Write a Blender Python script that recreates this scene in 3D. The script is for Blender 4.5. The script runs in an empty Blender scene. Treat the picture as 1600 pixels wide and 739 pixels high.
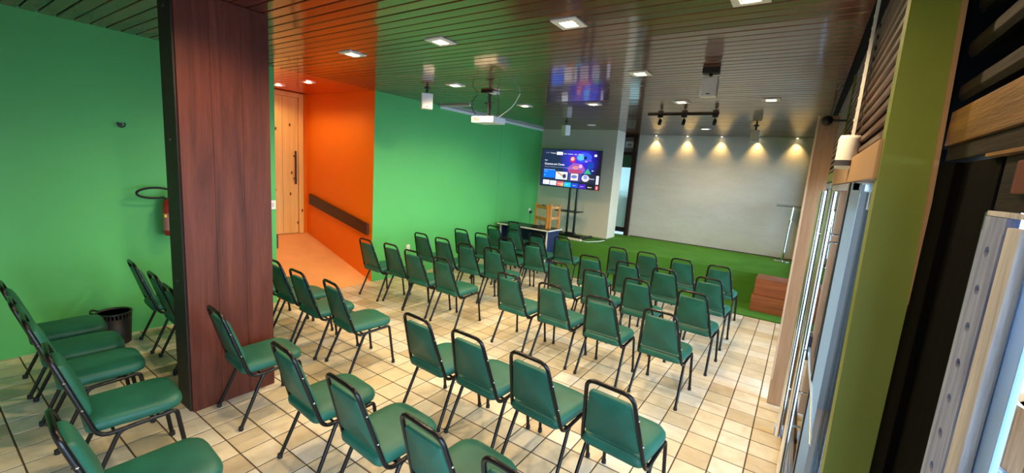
import bpy, bmesh, math, random
from mathutils import Matrix, Vector

# ---------------------------------------------------------------- camera, world, light, exposure
sc = bpy.context.scene
COL = sc.collection
random.seed(7)

cam_d = bpy.data.cameras.new('camera')
cam = bpy.data.objects.new('camera', cam_d)
COL.objects.link(cam)
sc.camera = cam
FPX = 662.704
cam_d.sensor_fit = 'HORIZONTAL'
cam_d.sensor_width = 36.0
cam_d.lens = 36.0 * FPX / 1600.0
cam_d.clip_start = 0.02
RW = ((0.82124, 0.56596, 0.07254), (0.14943, -0.09064, -0.98461), (-0.55067, 0.81944, -0.15901))
m3 = Matrix(((RW[0][0], -RW[1][0], -RW[2][0]),
             (RW[0][1], -RW[1][1], -RW[2][1]),
             (RW[0][2], -RW[1][2], -RW[2][2])))
cam.matrix_world = Matrix.Translation((0, 0, 2.0)) @ m3.to_4x4()

world = bpy.data.worlds.new('sky')
sc.world = world
world.use_nodes = True
wn = world.node_tree
bg = wn.nodes['Background']
wtc = wn.nodes.new('ShaderNodeTexCoord')
wsep = wn.nodes.new('ShaderNodeSeparateXYZ')
wramp = wn.nodes.new('ShaderNodeValToRGB')
wn.links.new(wtc.outputs['Generated'], wsep.inputs[0])
wn.links.new(wsep.outputs['Z'], wramp.inputs[0])
wramp.color_ramp.elements[0].position = 0.0
wramp.color_ramp.elements[0].color = (0.66, 0.86, 1.0, 1)
wramp.color_ramp.elements[1].position = 0.7
wramp.color_ramp.elements[1].color = (0.30, 0.52, 1.0, 1)
wn.links.new(wramp.outputs[0], bg.inputs['Color'])
bg.inputs['Strength'].default_value = 8.0

WARM = (1.0, 0.72, 0.40)
ROOM_W = 60.0        # each ceiling downlight
WASH_W = 20.0         # each wall-wash spot above the back wall
ALC_W = 15.0          # each alcove downlight

def area_light(name, loc, rot, sx, sy, power, color):
    d = bpy.data.lights.new(name, 'AREA')
    d.shape = 'RECTANGLE'; d.size = sx; d.size_y = sy
    d.energy = power; d.color = color
    o = bpy.data.objects.new(name, d); COL.objects.link(o)
    o.location = loc; o.rotation_euler = rot
    return o
# daylight coming in through the open side and rear doorways behind the camera
def portal(name, loc, rot, sx, sy):
    o = area_light(name, loc, rot, sx, sy, 1.0, (1, 1, 1))
    o.data.cycles.is_portal = True      # guides the sky light through a real opening; gives no light itself
portal('portal_side_opening', (0.5, 0.05, 1.0), (0, math.radians(90), 0), 2.2, 2.1)
portal('portal_glass_doors', (0.33, 3.2, 1.03), (0, math.radians(90), 0), 2.0, 2.6)
portal('portal_stage_windows', (0.33, 6.5, 1.05), (0, math.radians(90), 0), 2.1, 3.4)

portal('portal_stage_side', (0.33, 9.3, 1.6), (0, math.radians(90), 0), 1.9, 1.9)

vs = sc.view_settings
sc.display_settings.display_device = 'sRGB'
vs.view_transform = 'Standard'
vs.look = 'None'
vs.exposure = 0.66
vs.gamma = 1.0
vs.use_curve_mapping = False
sc.cycles.max_bounces = 10
sc.cycles.diffuse_bounces = 6
sc.cycles.glossy_bounces = 4
sc.cycles.transmission_bounces = 6
sc.cycles.sample_clamp_indirect = 6.0
sc.cycles.caustics_reflective = False
sc.cycles.caustics_refractive = False

# ---------------------------------------------------------------- helpers
PI = math.pi

def lin(h):
    h = h.lstrip('#')
    out = []
    for i in (0, 2, 4):
        c = int(h[i:i + 2], 16) / 255.0
        out.append(c / 12.92 if c <= 0.04045 else ((c + 0.055) / 1.055) ** 2.4)
    return (out[0], out[1], out[2], 1.0)

class Mat:
    """small node-tree helper"""
    def __init__(self, name, color, rough=0.5, metal=0.0, spec=None, coat=0.0, coat_rough=0.05, emit=None, emit_s=0.0, ior=None, trans=0.0):
        self.m = bpy.data.materials.new(name)
        self.m.use_nodes = True
        self.nt = self.m.node_tree
        self.b = self.nt.nodes['Principled BSDF']
        b = self.b
        b.inputs['Base Color'].default_value = color
        b.inputs['Roughness'].default_value = rough
        b.inputs['Metallic'].default_value = metal
        if spec is not None: b.inputs['Specular IOR Level'].default_value = spec
        if ior: b.inputs['IOR'].default_value = ior
        b.inputs['Coat Weight'].default_value = coat
        b.inputs['Coat Roughness'].default_value = coat_rough
        b.inputs['Transmission Weight'].default_value = trans
        if emit:
            b.inputs['Emission Color'].default_value = emit
            b.inputs['Emission Strength'].default_value = emit_s
    def n(self, t, **kw):
        nd = self.nt.nodes.new(t)
        for k, v in kw.items(): setattr(nd, k, v)
        return nd
    def l(self, a, b): self.nt.links.new(a, b)
    def coords(self, scale=(1, 1, 1), kind='Object', randomize=False):
        tc = self.n('ShaderNodeTexCoord')
        mp = self.n('ShaderNodeMapping')
        mp.inputs['Scale'].default_value = scale
        self.l(tc.outputs[kind], mp.inputs['Vector'])
        if randomize:
            oi = self.n('ShaderNodeObjectInfo')
            ml = self.n('ShaderNodeMath', operation='MULTIPLY')
            ml.inputs[1].default_value = 37.0
            self.l(oi.outputs['Random'], ml.inputs[0])
            cb = self.n('ShaderNodeCombineXYZ')
            for i in range(3): self.l(ml.outputs[0], cb.inputs[i])
            self.l(cb.outputs[0], mp.inputs['Location'])
        return mp.outputs[0]
    def noise(self, vec, scale=5.0, detail=4.0, rough=0.55, dist=0.0):
        t = self.n('ShaderNodeTexNoise')
        t.inputs['Scale'].default_value = scale
        t.inputs['Detail'].default_value = detail
        t.inputs['Roughness'].default_value = rough
        t.inputs['Distortion'].default_value = dist
        self.l(vec, t.inputs['Vector'])
        return t.outputs['Fac']
    def ramp(self, fac, stops):
        r = self.n('ShaderNodeValToRGB')
        e = r.color_ramp.elements
        while len(e) < len(stops): e.new(0.5)
        for i, (p, c) in enumerate(stops):
            e[i].position = p; e[i].color = c
        self.l(fac, r.inputs[0])
        return r.outputs[0]
    def mix(self, fac, a, b, mode='MIX'):
        x = self.n('ShaderNodeMix', data_type='RGBA', blend_type=mode)
        if isinstance(fac, (int, float)): x.inputs[0].default_value = fac
        else: self.l(fac, x.inputs[0])
        for s, i in ((a, 6), (b, 7)):
            if isinstance(s, tuple): x.inputs[i].default_value = s
            else: self.l(s, x.inputs[i])
        return x.outputs[2]
    def base(self, s): self.l(s, self.b.inputs['Base Color']); return self
    def roughness(self, fac, lo, hi):
        mr = self.n('ShaderNodeMapRange')
        mr.inputs['To Min'].default_value = lo; mr.inputs['To Max'].default_value = hi
        self.l(fac, mr.inputs[0]); self.l(mr.outputs[0], self.b.inputs['Roughness']); return self
    def bump(self, fac, strength=0.2, dist=0.01):
        b = self.n('ShaderNodeBump')
        b.inputs['Strength'].default_value = strength
        b.inputs['Distance'].default_value = dist
        self.l(fac, b.inputs['Height'])
        self.l(b.outputs[0], self.b.inputs['Normal']); return self

def painted(name, hexc, rough=0.55, var=0.06, spec=0.35):
    m = Mat(name, lin(hexc), rough, spec=spec)
    v = m.coords((1, 1, 1), 'Object')
    f = m.noise(v, 1.6, 5, 0.6)
    c = lin(hexc)
    d = tuple(max(0, x * (1 - var * 2)) for x in c[:3]) + (1,)
    u = tuple(min(1, x * (1 + var)) for x in c[:3]) + (1,)
    m.base(m.ramp(f, [(0.3, d), (0.7, u)]))
    g = m.noise(v, 60, 3, 0.6)
    m.bump(g, 0.08, 0.004)
    return m.m

def woodm(name, dark, mid, light, rough=0.4, axis='Z', scale=1.0, coat=0.0, bump=0.15, spec=0.5):
    m = Mat(name, lin(mid), rough, coat=coat, spec=spec)
    s = {'X': (0.6, 9, 9), 'Y': (9, 0.6, 9), 'Z': (9, 9, 0.6)}[axis]
    v = m.coords(tuple(k * scale for k in s), 'Object', True)
    f = m.noise(v, 1.5, 6, 0.65, 0.8)
    f2 = m.noise(v, 9.0, 3, 0.6)
    a = m.ramp(f, [(0.25, lin(dark)), (0.5, lin(mid)), (0.8, lin(light))])
    b = m.ramp(f2, [(0.35, (0.55, 0.55, 0.55, 1)), (0.65, (1, 1, 1, 1))])
    m.base(m.mix(0.35, a, b, 'MULTIPLY'))
    m.bump(f2, bump, 0.003)
    return m

class MB:
    """collects shapes and links them as ONE mesh object"""
    def __init__(self): self.v = []; self.f = []; self.sm = []
    def add(self, vs, fs, smooth=False):
        o = len(self.v)
        self.v += [tuple(p) for p in vs]
        for f in fs:
            self.f.append(tuple(i + o for i in f)); self.sm.append(smooth)
        return self
    def box(self, lo, hi, M=None):
        (a, b, c), (d, e, f) = lo, hi
        vs = [(a, b, c), (d, b, c), (d, e, c), (a, e, c), (a, b, f), (d, b, f), (d, e, f), (a, e, f)]
        if M: vs = [tuple(M @ Vector(p)) for p in vs]
        return self.add(vs, [(0, 3, 2, 1), (4, 5, 6, 7), (0, 1, 5, 4), (1, 2, 6, 5), (2, 3, 7, 6), (3, 0, 4, 7)])
    def bevbox(self, lo, hi, r, M=None):
        """box with chamfered edges"""
        bm = bmesh.new()
        bmesh.ops.create_cube(bm, size=1.0)
        for v in bm.verts:
            v.co = Vector([lo[i] + (v.co[i] + 0.5) * (hi[i] - lo[i]) for i in range(3)])
        bmesh.ops.bevel(bm, geom=bm.edges[:], offset=r, segments=2, profile=0.7, affect='EDGES')
        if M: bmesh.ops.transform(bm, matrix=M, verts=bm.verts)
        bm.verts.index_update()
        self.add([v.co[:] for v in bm.verts], [[v.index for v in f.verts] for f in bm.faces])
        bm.free(); return self
    def prism(self, poly, lo, hi, axis='Z', M=None):
        """poly: 2D outline (counter-clockwise), extruded along axis"""
        n = len(poly)
        def P(p, t):
            return {'Z': (p[0], p[1], t), 'Y': (p[0], t, p[1]), 'X': (t, p[0], p[1])}[axis]
        vs = [P(p, lo) for p in poly] + [P(p, hi) for p in poly]
        if M: vs = [tuple(M @ Vector(p)) for p in vs]
        fs = [tuple(range(n - 1, -1, -1)), tuple(range(n, 2 * n))]
        fs += [(i, (i + 1) % n, n + (i + 1) % n, n + i) for i in range(n)]
        return self.add(vs, fs)
    def tube(self, pts, r, n=8, closed=False, caps=True):
        pts = [Vector(p) for p in pts]
        k = len(pts)
        ring = []
        prev = None
        for i in range(k):
            if closed: t = pts[(i + 1) % k] - pts[i - 1]
            else: t = pts[min(i + 1, k - 1)] - pts[max(i - 1, 0)]
            t.normalize()
            if prev is None:
                up = Vector((0, 0, 1)) if abs(t.z) < 0.9 else Vector((1, 0, 0))
                a = t.cross(up).normalized()
            else:
                a = (prev - t * prev.dot(t)).normalized()
            prev = a
            b = t.cross(a)
            rr = r[i] if isinstance(r, (list, tuple)) else r
            ring.append([pts[i] + (a * math.cos(2 * PI * j / n) + b * math.sin(2 * PI * j / n)) * rr for j in range(n)])
        vs = [p for q in ring for p in q]
        fs = []
        for i in range(k if closed else k - 1):
            i2 = (i + 1) % k
            for j in range(n):
                fs.append((i * n + j, i * n + (j + 1) % n, i2 * n + (j + 1) % n, i2 * n + j))
        self.add(vs, fs, True)
        if caps and not closed:
            self.add(ring[0], [tuple(range(n - 1, -1, -1))])
            self.add(ring[-1], [tuple(range(n))])
        return self
    def lathe(self, prof, center=(0, 0, 0), n=24, M=None, smooth=True):
        """prof: list of (radius, z)"""
        vs = []
        for r, z in prof:
            for j in range(n):
                a = 2 * PI * j / n
                vs.append((center[0] + r * math.cos(a), center[1] + r * math.sin(a), center[2] + z))
        if M: vs = [tuple(M @ Vector(p)) for p in vs]
        fs = []
        for i in range(len(prof) - 1):
            for j in range(n):
                fs.append((i * n + j, i * n + (j + 1) % n, (i + 1) * n + (j + 1) % n, (i + 1) * n + j))
        self.add(vs, fs, smooth)
        if prof[0][0] > 1e-6: self.add(vs[:n], [tuple(range(n - 1, -1, -1))])
        if prof[-1][0] > 1e-6: self.add(vs[-n:], [tuple(range(n))])
        return self
    def build(self, name, mat, parent=None, loc=None, rot=None):
        me = bpy.data.meshes.new(name)
        me.from_pydata(self.v, [], self.f)
        me.polygons.foreach_set('use_smooth', self.sm)
        me.validate()
        if mat is not None: me.materials.append(mat.m if isinstance(mat, Mat) else mat)
        o = bpy.data.objects.new(name, me)
        COL.objects.link(o)
        if parent is not None: o.parent = parent
        if loc is not None: o.location = loc
        if rot is not None: o.rotation_euler = rot
        return o

def fillet(pts, r, seg=5):
    pts = [Vector(p) for p in pts]
    out = [pts[0]]
    for i in range(1, len(pts) - 1):
        p, a, b = pts[i], pts[i - 1], pts[i + 1]
        d1 = (a - p); d2 = (b - p)
        rr = r[i - 1] if isinstance(r, (list, tuple)) else r
        t = min(rr, d1.length * 0.49, d2.length * 0.49)
        s, e = p + d1.normalized() * t, p + d2.normalized() * t
        for k in range(seg + 1):
            u = k / seg
            out.append(s * (1 - u) ** 2 + p * 2 * u * (1 - u) + e * u * u)
    out.append(pts[-1])
    return out

def tag(o, label=None, cat=None, group=None, kind=None):
    if label: o['label'] = label
    if cat: o['category'] = cat
    if group: o['group'] = group
    if kind: o['kind'] = kind
    return o

def thing(name, label, cat, loc=(0, 0, 0), rz=0.0, group=None):
    o = bpy.data.objects.new(name, None)
    o.empty_display_size = 0.1
    COL.objects.link(o)
    o.location = loc; o.rotation_euler = (0, 0, rz)
    return tag(o, label, cat, group)

def struct(o): o['kind'] = 'structure'; return o

def copy_tree(o, parent=None):
    c = o.copy(); COL.objects.link(c)
    if parent is not None: c.parent = parent
    for ch in list(o.children): copy_tree(ch, c)
    return c

# ---------------------------------------------------------------- materials
M = {}
M['green_wall'] = painted('green wall paint', '#58B461', 0.5, 0.02)
M['orange'] = painted('orange wall paint', '#E67808', 0.42, 0.02, 0.4)
M['orange_ramp'] = painted('orange floor paint', '#E8AC6C', 0.5, 0.08)
M['cream_wall'] = painted('cream wall paint', '#DFD6C4', 0.6, 0.03)
M['olive'] = painted('olive post paint', '#727F30', 0.5, 0.05)
M['beige_wood'] = painted('beige painted timber', '#9E7E5A', 0.5, 0.06)

m = Mat('grey plaster', lin('#CFCBC3'), 0.6, spec=0.3)
v = m.coords((0.8, 1, 2.6))
f = m.noise(v, 1.4, 6, 0.65, 0.6)
f2 = m.noise(v, 14, 4, 0.6)
m.base(m.mix(0.22, m.ramp(f, [(0.3, lin('#CDC9C2')), (0.55, lin('#D6D3CC')), (0.75, lin('#DEDBD5'))]),
             m.ramp(f2, [(0.3, lin('#BDB8B0')), (0.7, lin('#D8D5CE'))])))
m.bump(f2, 0.12, 0.004)
M['plaster'] = m.m

# ceiling: dark lacquered boards
m = Mat('lacquered ceiling board', lin('#2E1A10'), 0.4, spec=0.3, ior=1.45, coat=1.0, coat_rough=0.09)
m.b.inputs['Coat IOR'].default_value = 1.55
v = m.coords((0.5, 10, 10), 'Object', True)
f = m.noise(v, 1.6, 6, 0.65, 0.8)
oi = m.n('ShaderNodeObjectInfo')
c1 = m.ramp(f, [(0.25, lin('#48190B')), (0.6, lin('#6A2A12')), (0.85, lin('#85401F'))])
c2 = m.ramp(oi.outputs['Random'], [(0.0, (0.6, 0.6, 0.6, 1)), (0.85, (1, 1, 1, 1)), (1.0, (1.35, 1.25, 1.1, 1))])
m.base(m.mix(0.8, c1, c2, 'MULTIPLY'))
fb = m.noise(m.coords((0.4, 6, 1), 'Object', True), 2.0, 2, 0.5)
m.bump(fb, 0.05, 0.006)
M['ceiling'] = m.m
M['void'] = Mat('dark gap', (0.006, 0.005, 0.004, 1), 0.9, spec=0.1).m

# floor tile: cream cement tile, colour changes from tile to tile
T = 0.2125
def tile_mat():
    m = Mat('cream floor tile', lin('#D8C7A6'), 0.38, spec=0.4)
    geo = m.n('ShaderNodeNewGeometry')
    sep = m.n('ShaderNodeSeparateXYZ'); m.l(geo.outputs['Position'], sep.inputs[0])
    cb = m.n('ShaderNodeCombineXYZ')
    for i, off in ((0, 0.062 + 40 * T), (1, -1.16 + 40 * T)):
        a = m.n('ShaderNodeMath', operation='ADD'); a.inputs[1].default_value = off
        m.l(sep.outputs[i], a.inputs[0])
        d = m.n('ShaderNodeMath', operation='DIVIDE'); d.inputs[1].default_value = T
        m.l(a.outputs[0], d.inputs[0])
        fl = m.n('ShaderNodeMath', operation='FLOOR'); m.l(d.outputs[0], fl.inputs[0])
        m.l(fl.outputs[0], cb.inputs[i])
    wnz = m.n('ShaderNodeTexWhiteNoise'); m.l(cb.outputs[0], wnz.inputs['Vector'])
    tc = m.ramp(wnz.outputs['Value'], [(0.0, lin('#C4B494')), (0.25, lin('#DACEAE')), (0.7, lin('#E2DAC2')), (1.0, lin('#E6E2D2'))])
    f = m.noise(geo.outputs['Position'], 7.0, 6, 0.65, 0.4)
    st = m.ramp(f, [(0.3, lin('#D2C2A2')), (0.6, (1, 1, 1, 1))])
    m.base(m.mix(0.45, tc, st, 'MULTIPLY'))
    f3 = m.noise(geo.outputs['Position'], 22.0, 4, 0.6)
    m.roughness(f3, 0.3, 0.55)
    m.bump(f3, 0.12, 0.003)
    return m.m
M['tile'] = tile_mat()
M['grout'] = Mat('grout', lin('#5E4E3C'), 0.9, spec=0.1).m

# artificial grass carpet
m = Mat('green turf carpet', lin('#4E7F26'), 0.95, spec=0.05)
v = m.coords((1, 1, 1))
f = m.noise(v, 160, 3, 0.7)
f2 = m.noise(v, 2.0, 4, 0.6)
m.base(m.mix(0.45, m.ramp(f, [(0.3, lin('#2F6420')), (0.7, lin('#62993E'))]), m.ramp(f2, [(0.3, lin('#3C762C')), (0.7, lin('#5C923E'))])))
m.bump(f, 0.7, 0.012)
M['turf'] = m.m

# mahogany column
M['mahogany'] = woodm('mahogany board', '#431D13', '#5F2C1D', '#753D2D', 0.5, 'Z', 1.0, 0.0, 0.1, 0.3).m
M['mahogany_dark'] = woodm('dark stained timber', '#120E0A', '#1E160F', '#2C2117', 0.6, 'Z', 1.0, 0.0, 0.1).m
M['black_timber'] = woodm('black stained timber', '#020202', '#050404', '#0C0A09', 0.8, 'Z', 1.2, 0.0, 0.5, 0.04).m
M['black_timber_y'] = woodm('black stained louvre timber', '#0C0907', '#1B1511', '#33261C', 0.6, 'Y', 1.2, 0.0, 0.7, 0.15).m
M['brown_slat'] = woodm('brown louvre slat', '#2E1A12', '#45291C', '#5E3D2B', 0.45, 'Y', 1.2, 0.1, 0.2).m
M['oak_beam'] = woodm('golden oak beam', '#452A14', '#7A5226', '#AC803E', 0.38, 'Y', 1.6, 0.15, 0.8).m
M['handrail'] = woodm('dark brown board', '#2A120A', '#3C1B10', '#4E2618', 0.4, 'X', 1.0, 0.1, 0.1).m
M['step_wood'] = woodm('reddish step timber', '#5A2B14', '#8A4A24', '#A5632F', 0.45, 'X', 1.0, 0.1, 0.2).m
M['easel_wood'] = woodm('honey pine', '#A86A30', '#C98B48', '#DBA765', 0.45, 'Z', 1.2, 0.0, 0.1).m
M['weathered'] = woodm('daylit weathered board', '#5C6484', '#8490B4', '#AFB8D0', 0.75, 'Z', 2.2, 0.0, 0.8, 0.2).m  # weathered wood with the blue of daylight put into its colour
M['weathered_pale'] = woodm('pale worn board', '#8E8E98', '#B4B4BA', '#CECED2', 0.75, 'Z', 2.0, 0.0, 0.8, 0.2).m
M['outdoor_plank'] = woodm('outdoor pine plank', '#9A6A3E', '#BF8E5C', '#D8AE7C', 0.6, 'Z', 1.2, 0.0, 0.3).m

# knotty pine door
m = Mat('knotty pine', lin('#E3AE6A'), 0.4, coat=0.15)
v = m.coords((1, 14, 0.7), 'Object', True)
f = m.noise(v, 1.2, 5, 0.6, 0.8)
vo = m.n('ShaderNodeTexVoronoi', voronoi_dimensions='2D'); vo.inputs['Scale'].default_value = 3.6
vo.inputs['Randomness'].default_value = 1.0
mp = m.coords((0.2, 1.5, 0.8), 'Object', True)
ms_ = m.n('ShaderNodeSeparateXYZ'); mc_ = m.n('ShaderNodeCombineXYZ')
m.l(mp, ms_.inputs[0]); m.l(ms_.outputs[1], mc_.inputs[0]); m.l(ms_.outputs[2], mc_.inputs[1])
m.l(mc_.outputs[0], vo.inputs['Vector'])
knots = m.ramp(vo.outputs['Distance'], [(0.0, lin('#4A2A12')), (0.06, lin('#7A4A24')), (0.105, (1, 1, 1, 1))])
g = m.ramp(f, [(0.25, lin('#DCAE5E')), (0.55, lin('#E8C070')), (0.8, lin('#F0D08A'))])
kr = m.n('ShaderNodeSeparateColor'); m.l(vo.outputs['Color'], kr.inputs[0])
kt = m.n('ShaderNodeMath', operation='GREATER_THAN'); kt.inputs[1].default_value = 0.5; m.l(kr.outputs[0], kt.inputs[0])
m.base(m.mix(kt.outputs[0], g, m.mix(1.0, g, knots, 'MULTIPLY')))
M['pine'] = m.m

# chair vinyl + frame
m = Mat('green vinyl', lin('#2F7A55'), 0.45, spec=0.35)
v = m.coords((1, 1, 1), 'Object', True)
f = m.noise(v, 5, 3, 0.5); f2 = m.noise(v, 260, 2, 0.5)
m.base(m.ramp(f, [(0.3, lin('#1A5545')), (0.7, lin('#226555'))]))
m.bump(f2, 0.12, 0.001)
M['vinyl'] = m.m
M['black_tube'] = Mat('black enamelled tube', (0.005, 0.005, 0.0055, 1), 0.25, spec=0.35).m
M['rubber'] = Mat('black rubber', (0.012, 0.012, 0.012, 1), 0.8).m
M['black'] = Mat('black plastic', (0.012, 0.012, 0.013, 1), 0.4).m
M['dark_plastic'] = Mat('dark brown plastic', (0.02, 0.014, 0.013, 1), 0.5).m
M['white'] = Mat('white plastic', lin('#E6E4DE'), 0.45).m
M['grille'] = Mat('pale grey speaker grille', lin('#EDEDE8'), 0.6).m
M['white_frame'] = Mat('white lamp frame', lin('#F0EEE8'), 0.5).m
M['chrome'] = Mat('polished chrome', (0.85, 0.85, 0.87, 1), 0.08, metal=1.0).m
M['alu'] = Mat('brushed aluminium', (0.62, 0.68, 0.75, 1), 0.3, metal=1.0).m
M['steel'] = Mat('pale steel', (0.6, 0.72, 0.8, 1), 0.3, metal=0.7).m
M['lamp'] = Mat('lamp glow', (1, 0.9, 0.7, 1), 0.5, emit=(1.0, 0.78, 0.45, 1), emit_s=30).m
M['lamp_off'] = Mat('unlit lamp lens', lin('#E8E6E0'), 0.3).m
def thin_glass(name, tint, refl=1.0):
    m = Mat(name, tint, 0.0)
    tr_ = m.n('ShaderNodeBsdfTransparent'); tr_.inputs[0].default_value = tint
    gl_ = m.n('ShaderNodeBsdfGlossy'); gl_.inputs['Roughness'].default_value = 0.0
    fr_ = m.n('ShaderNodeFresnel'); fr_.inputs['IOR'].default_value = 1.55
    mx = m.n('ShaderNodeMixShader')
    m.l(fr_.outputs[0], mx.inputs[0]); m.l(tr_.outputs[0], mx.inputs[1]); m.l(gl_.outputs[0], mx.inputs[2])
    m.l(mx.outputs[0], m.nt.nodes['Material Output'].inputs['Surface'])
    return m.m
M['glass'] = thin_glass('clear glass', (0.93, 0.98, 0.97, 1))
m = Mat('sky mirroring glass', (0.30, 0.50, 0.86, 1), 0.15, trans=0.25, ior=1.5)  # the sky mirrored in the pane is put in as solid blue
M['glass_blue'] = m.m
m = Mat('frosted aqua glass', lin('#C8ECEA'), 0.4, trans=0.3, ior=1.3)
M['frost'] = m.m
M['navy'] = Mat('navy laminate', lin('#1D2C55'), 0.45).m
M['desk_top'] = Mat('dark desk laminate', lin('#1A2620'), 0.35).m
M['desk_edge'] = Mat('pale desk edging', lin('#D8D6CF'), 0.5).m
M['red'] = Mat('red enamel', lin('#B01414'), 0.3, coat=0.4).m
M['brass'] = Mat('brass fitting', (0.75, 0.6, 0.3, 1), 0.3, metal=1.0).m
M['label_white'] = Mat('printed label', lin('#D8CFC4'), 0.6).m
M['label_yellow'] = Mat('yellow label', lin('#E0C040'), 0.6).m
M['leaf'] = woodm('beige door board', '#A58363', '#B39272', '#BE9F80', 0.5, 'Z', 0.7, 0.0, 0.05).m
M['leaf_edge'] = painted('pale door edge', '#D9BFA6', 0.5, 0.03)
M['outdoor_ground'] = painted('outdoor paving', '#CFCDC6', 0.8, 0.08)
M['grey_board'] = Mat('grey board', lin('#85786F'), 0.6).m
M['foliage'] = Mat('dark foliage', lin('#2C4A22'), 0.8).m
def emis(name, hexc, s=1.0):
    c = lin(hexc)
    return Mat(name, (0.01, 0.01, 0.01, 1), 0.4, emit=c, emit_s=s).m

# ---------------------------------------------------------------- room shell
XL, XR = -5.6, 0.2          # green wall, door wall
YN, YS, YB = -1.5, 8.22, 10.45   # rear wall, stage front, plaster wall
ZC = 3.01
YC = 7.35                   # where the tiles meet the turf
AY0, AY1 = 2.81, 4.316      # alcove opening in the green wall
AXD = -7.49                 # plane of the alcove door

# floor: grout bed, tiles as parts
fb_ = MB()
fb_.box((XL - 0.1, YN - 0.2, -0.12), (0.9, YC, -0.0028))
floor = struct(fb_.build('floor', M['grout']))

def tile_mesh(mb, x, y, g=0.0048, b=0.0025, dz=0.0):
    h = T / 2 - g
    vs = []
    for z, k in ((-0.0045, 0.0), (-0.0018 + dz, 0.0), (0.0 + dz, b)):
        for sx, sy in ((-1, -1), (1, -1), (1, 1), (-1, 1)):
            vs.append((x + sx * (h - k), y + sy * (h - k), z))
    fs = []
    for i in range(2):
        for j in range(4):
            fs.append((i * 4 + j, i * 4 + (j + 1) % 4, (i + 1) * 4 + (j + 1) % 4, (i + 1) * 4 + j))
    fs.append((8, 9, 10, 11))
    mb.add(vs, fs)

def to_px(p):
    d = (p[0], p[1], p[2] - 2.0)
    c = [sum(RW[i][k] * d[k] for k in range(3)) for i in range(3)]
    if c[2] <= 0.05: return None
    return 800 + FPX * c[0] / c[2], 369.5 + FPX * c[1] / c[2], c[2]

tiles = []
i0 = int(math.floor((XL + 0.062) / T)); i1 = int(math.ceil((0.35 + 0.062) / T))
j0 = int(math.floor((YN - 1.16) / T)); j1 = int(math.floor((YC - 1.16) / T)) + 1
for i in range(i0, i1):
    for j in range(j0, j1):
        x = -0.062 + (i + 0.5) * T; y = 1.16 + (j + 0.5) * T
        if x + T / 2 > 0.36 or x - T / 2 < XL - 0.2 or y + T / 2 > YC + 0.01: continue
        q = to_px((x, y, 0))
        on = q is not None and -40 < q[0] < 1330 and -40 < q[1] < 790
        tiles.append((0 if on else 1, q[2] if q else 99, x, y))
tiles.sort()
tm = MB(); tile_mesh(tm, 0, 0)
t0 = None
rest = MB()
for k, (off, dist, x, y) in enumerate(tiles):
    dz = random.uniform(-0.0006, 0.0006)
    if k < 300:
        if t0 is None: o = t0 = tm.build('tile', M['tile'], floor)
        else:
            o = t0.copy(); COL.objects.link(o)
        o.location = (x, y, dz)
        o.rotation_euler = (random.gauss(0, 0.0015), random.gauss(0, 0.0015), random.gauss(0, 0.004))
    else:
        tile_mesh(rest, x, y, dz=dz)
tag(rest.build('tile_field', M['tile'], floor), kind='stuff')

# left green wall in three pieces around the alcove
w = MB()
w.box((XL - 0.15, YN - 0.2, -0.02), (XL, AY0, ZC + 0.02))
w.box((XL - 0.15, AY1, -0.02), (XL, YB + 0.1, ZC + 0.02))
wall_left = struct(w.build('wall_left', M['green_wall']))
sj = MB(); sj.box((XL - 0.001, 7.628, 0.0), (XL + 0.0015, 7.634, 2.93))
sj.build('seam', Mat('wall seam', lin('#3C8A4E'), 0.7).m, wall_left)

# alcove
w = MB(); w.box((AXD - 0.2, AY1, -0.02), (XL - 0.151, AY1 + 0.12, ZC + 0.02)); w.box((XL - 0.151, AY1 - 0.0015, 0.0), (XL - 0.002, AY1 + 0.0015, ZC))
struct(w.build('wall_alcove_far', M['orange']))
w = MB(); w.box((AXD - 0.2, AY0 - 0.12, -0.02), (XL - 0.151, AY0, ZC + 0.02)); w.box((XL - 0.151, AY0 - 0.0015, 0.0), (XL - 0.002, AY0 + 0.0015, ZC))
struct(w.build('wall_alcove_near', M['orange']))
w = MB(); w.box((AXD - 0.2, AY0, 0.0), (AXD - 0.05, AY1, ZC + 0.02)); w.box((AXD - 0.0501, AY0, 0.0), (AXD, 2.999, ZC)); w.box((AXD - 0.0501, 4.236, 0.0), (AXD, AY1, ZC))
struct(w.build('wall_alcove_back', M['orange']))
w = MB(); w.prism([(XL - 0.004, -0.02), (XL - 0.004, 0.004), (AXD, 0.545), (AXD - 0.2, 0.545), (AXD - 0.2, -0.02)], AY0, AY1, 'Y')
ramp = struct(w.build('floor_ramp', M['orange_ramp']))
w = MB(); w.box((AXD - 0.2, AY0 - 0.12, ZC + 0.015), (XL - 0.01, AY1 + 0.12, ZC + 0.09))
alc_ceiling = struct(w.build('ceiling_alcove', M['orange']))
mo = Mat('orange lacquered board', lin('#D2520C'), 0.22, coat=0.5, coat_rough=0.08).m
pb = MB(); pb.box((-0.95, -0.049, 0.0), (0.945, 0.049, 0.012))
p0 = None
for k in range(15):
    y = AY0 + 0.05 + k * 0.1075
    if y + 0.05 > AY1: break
    if p0 is None: o = p0 = pb.build('plank', mo, alc_ceiling)
    else: o = p0.copy(); COL.objects.link(o)
    o.location = (-6.56, y, ZC + 0.004)

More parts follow.
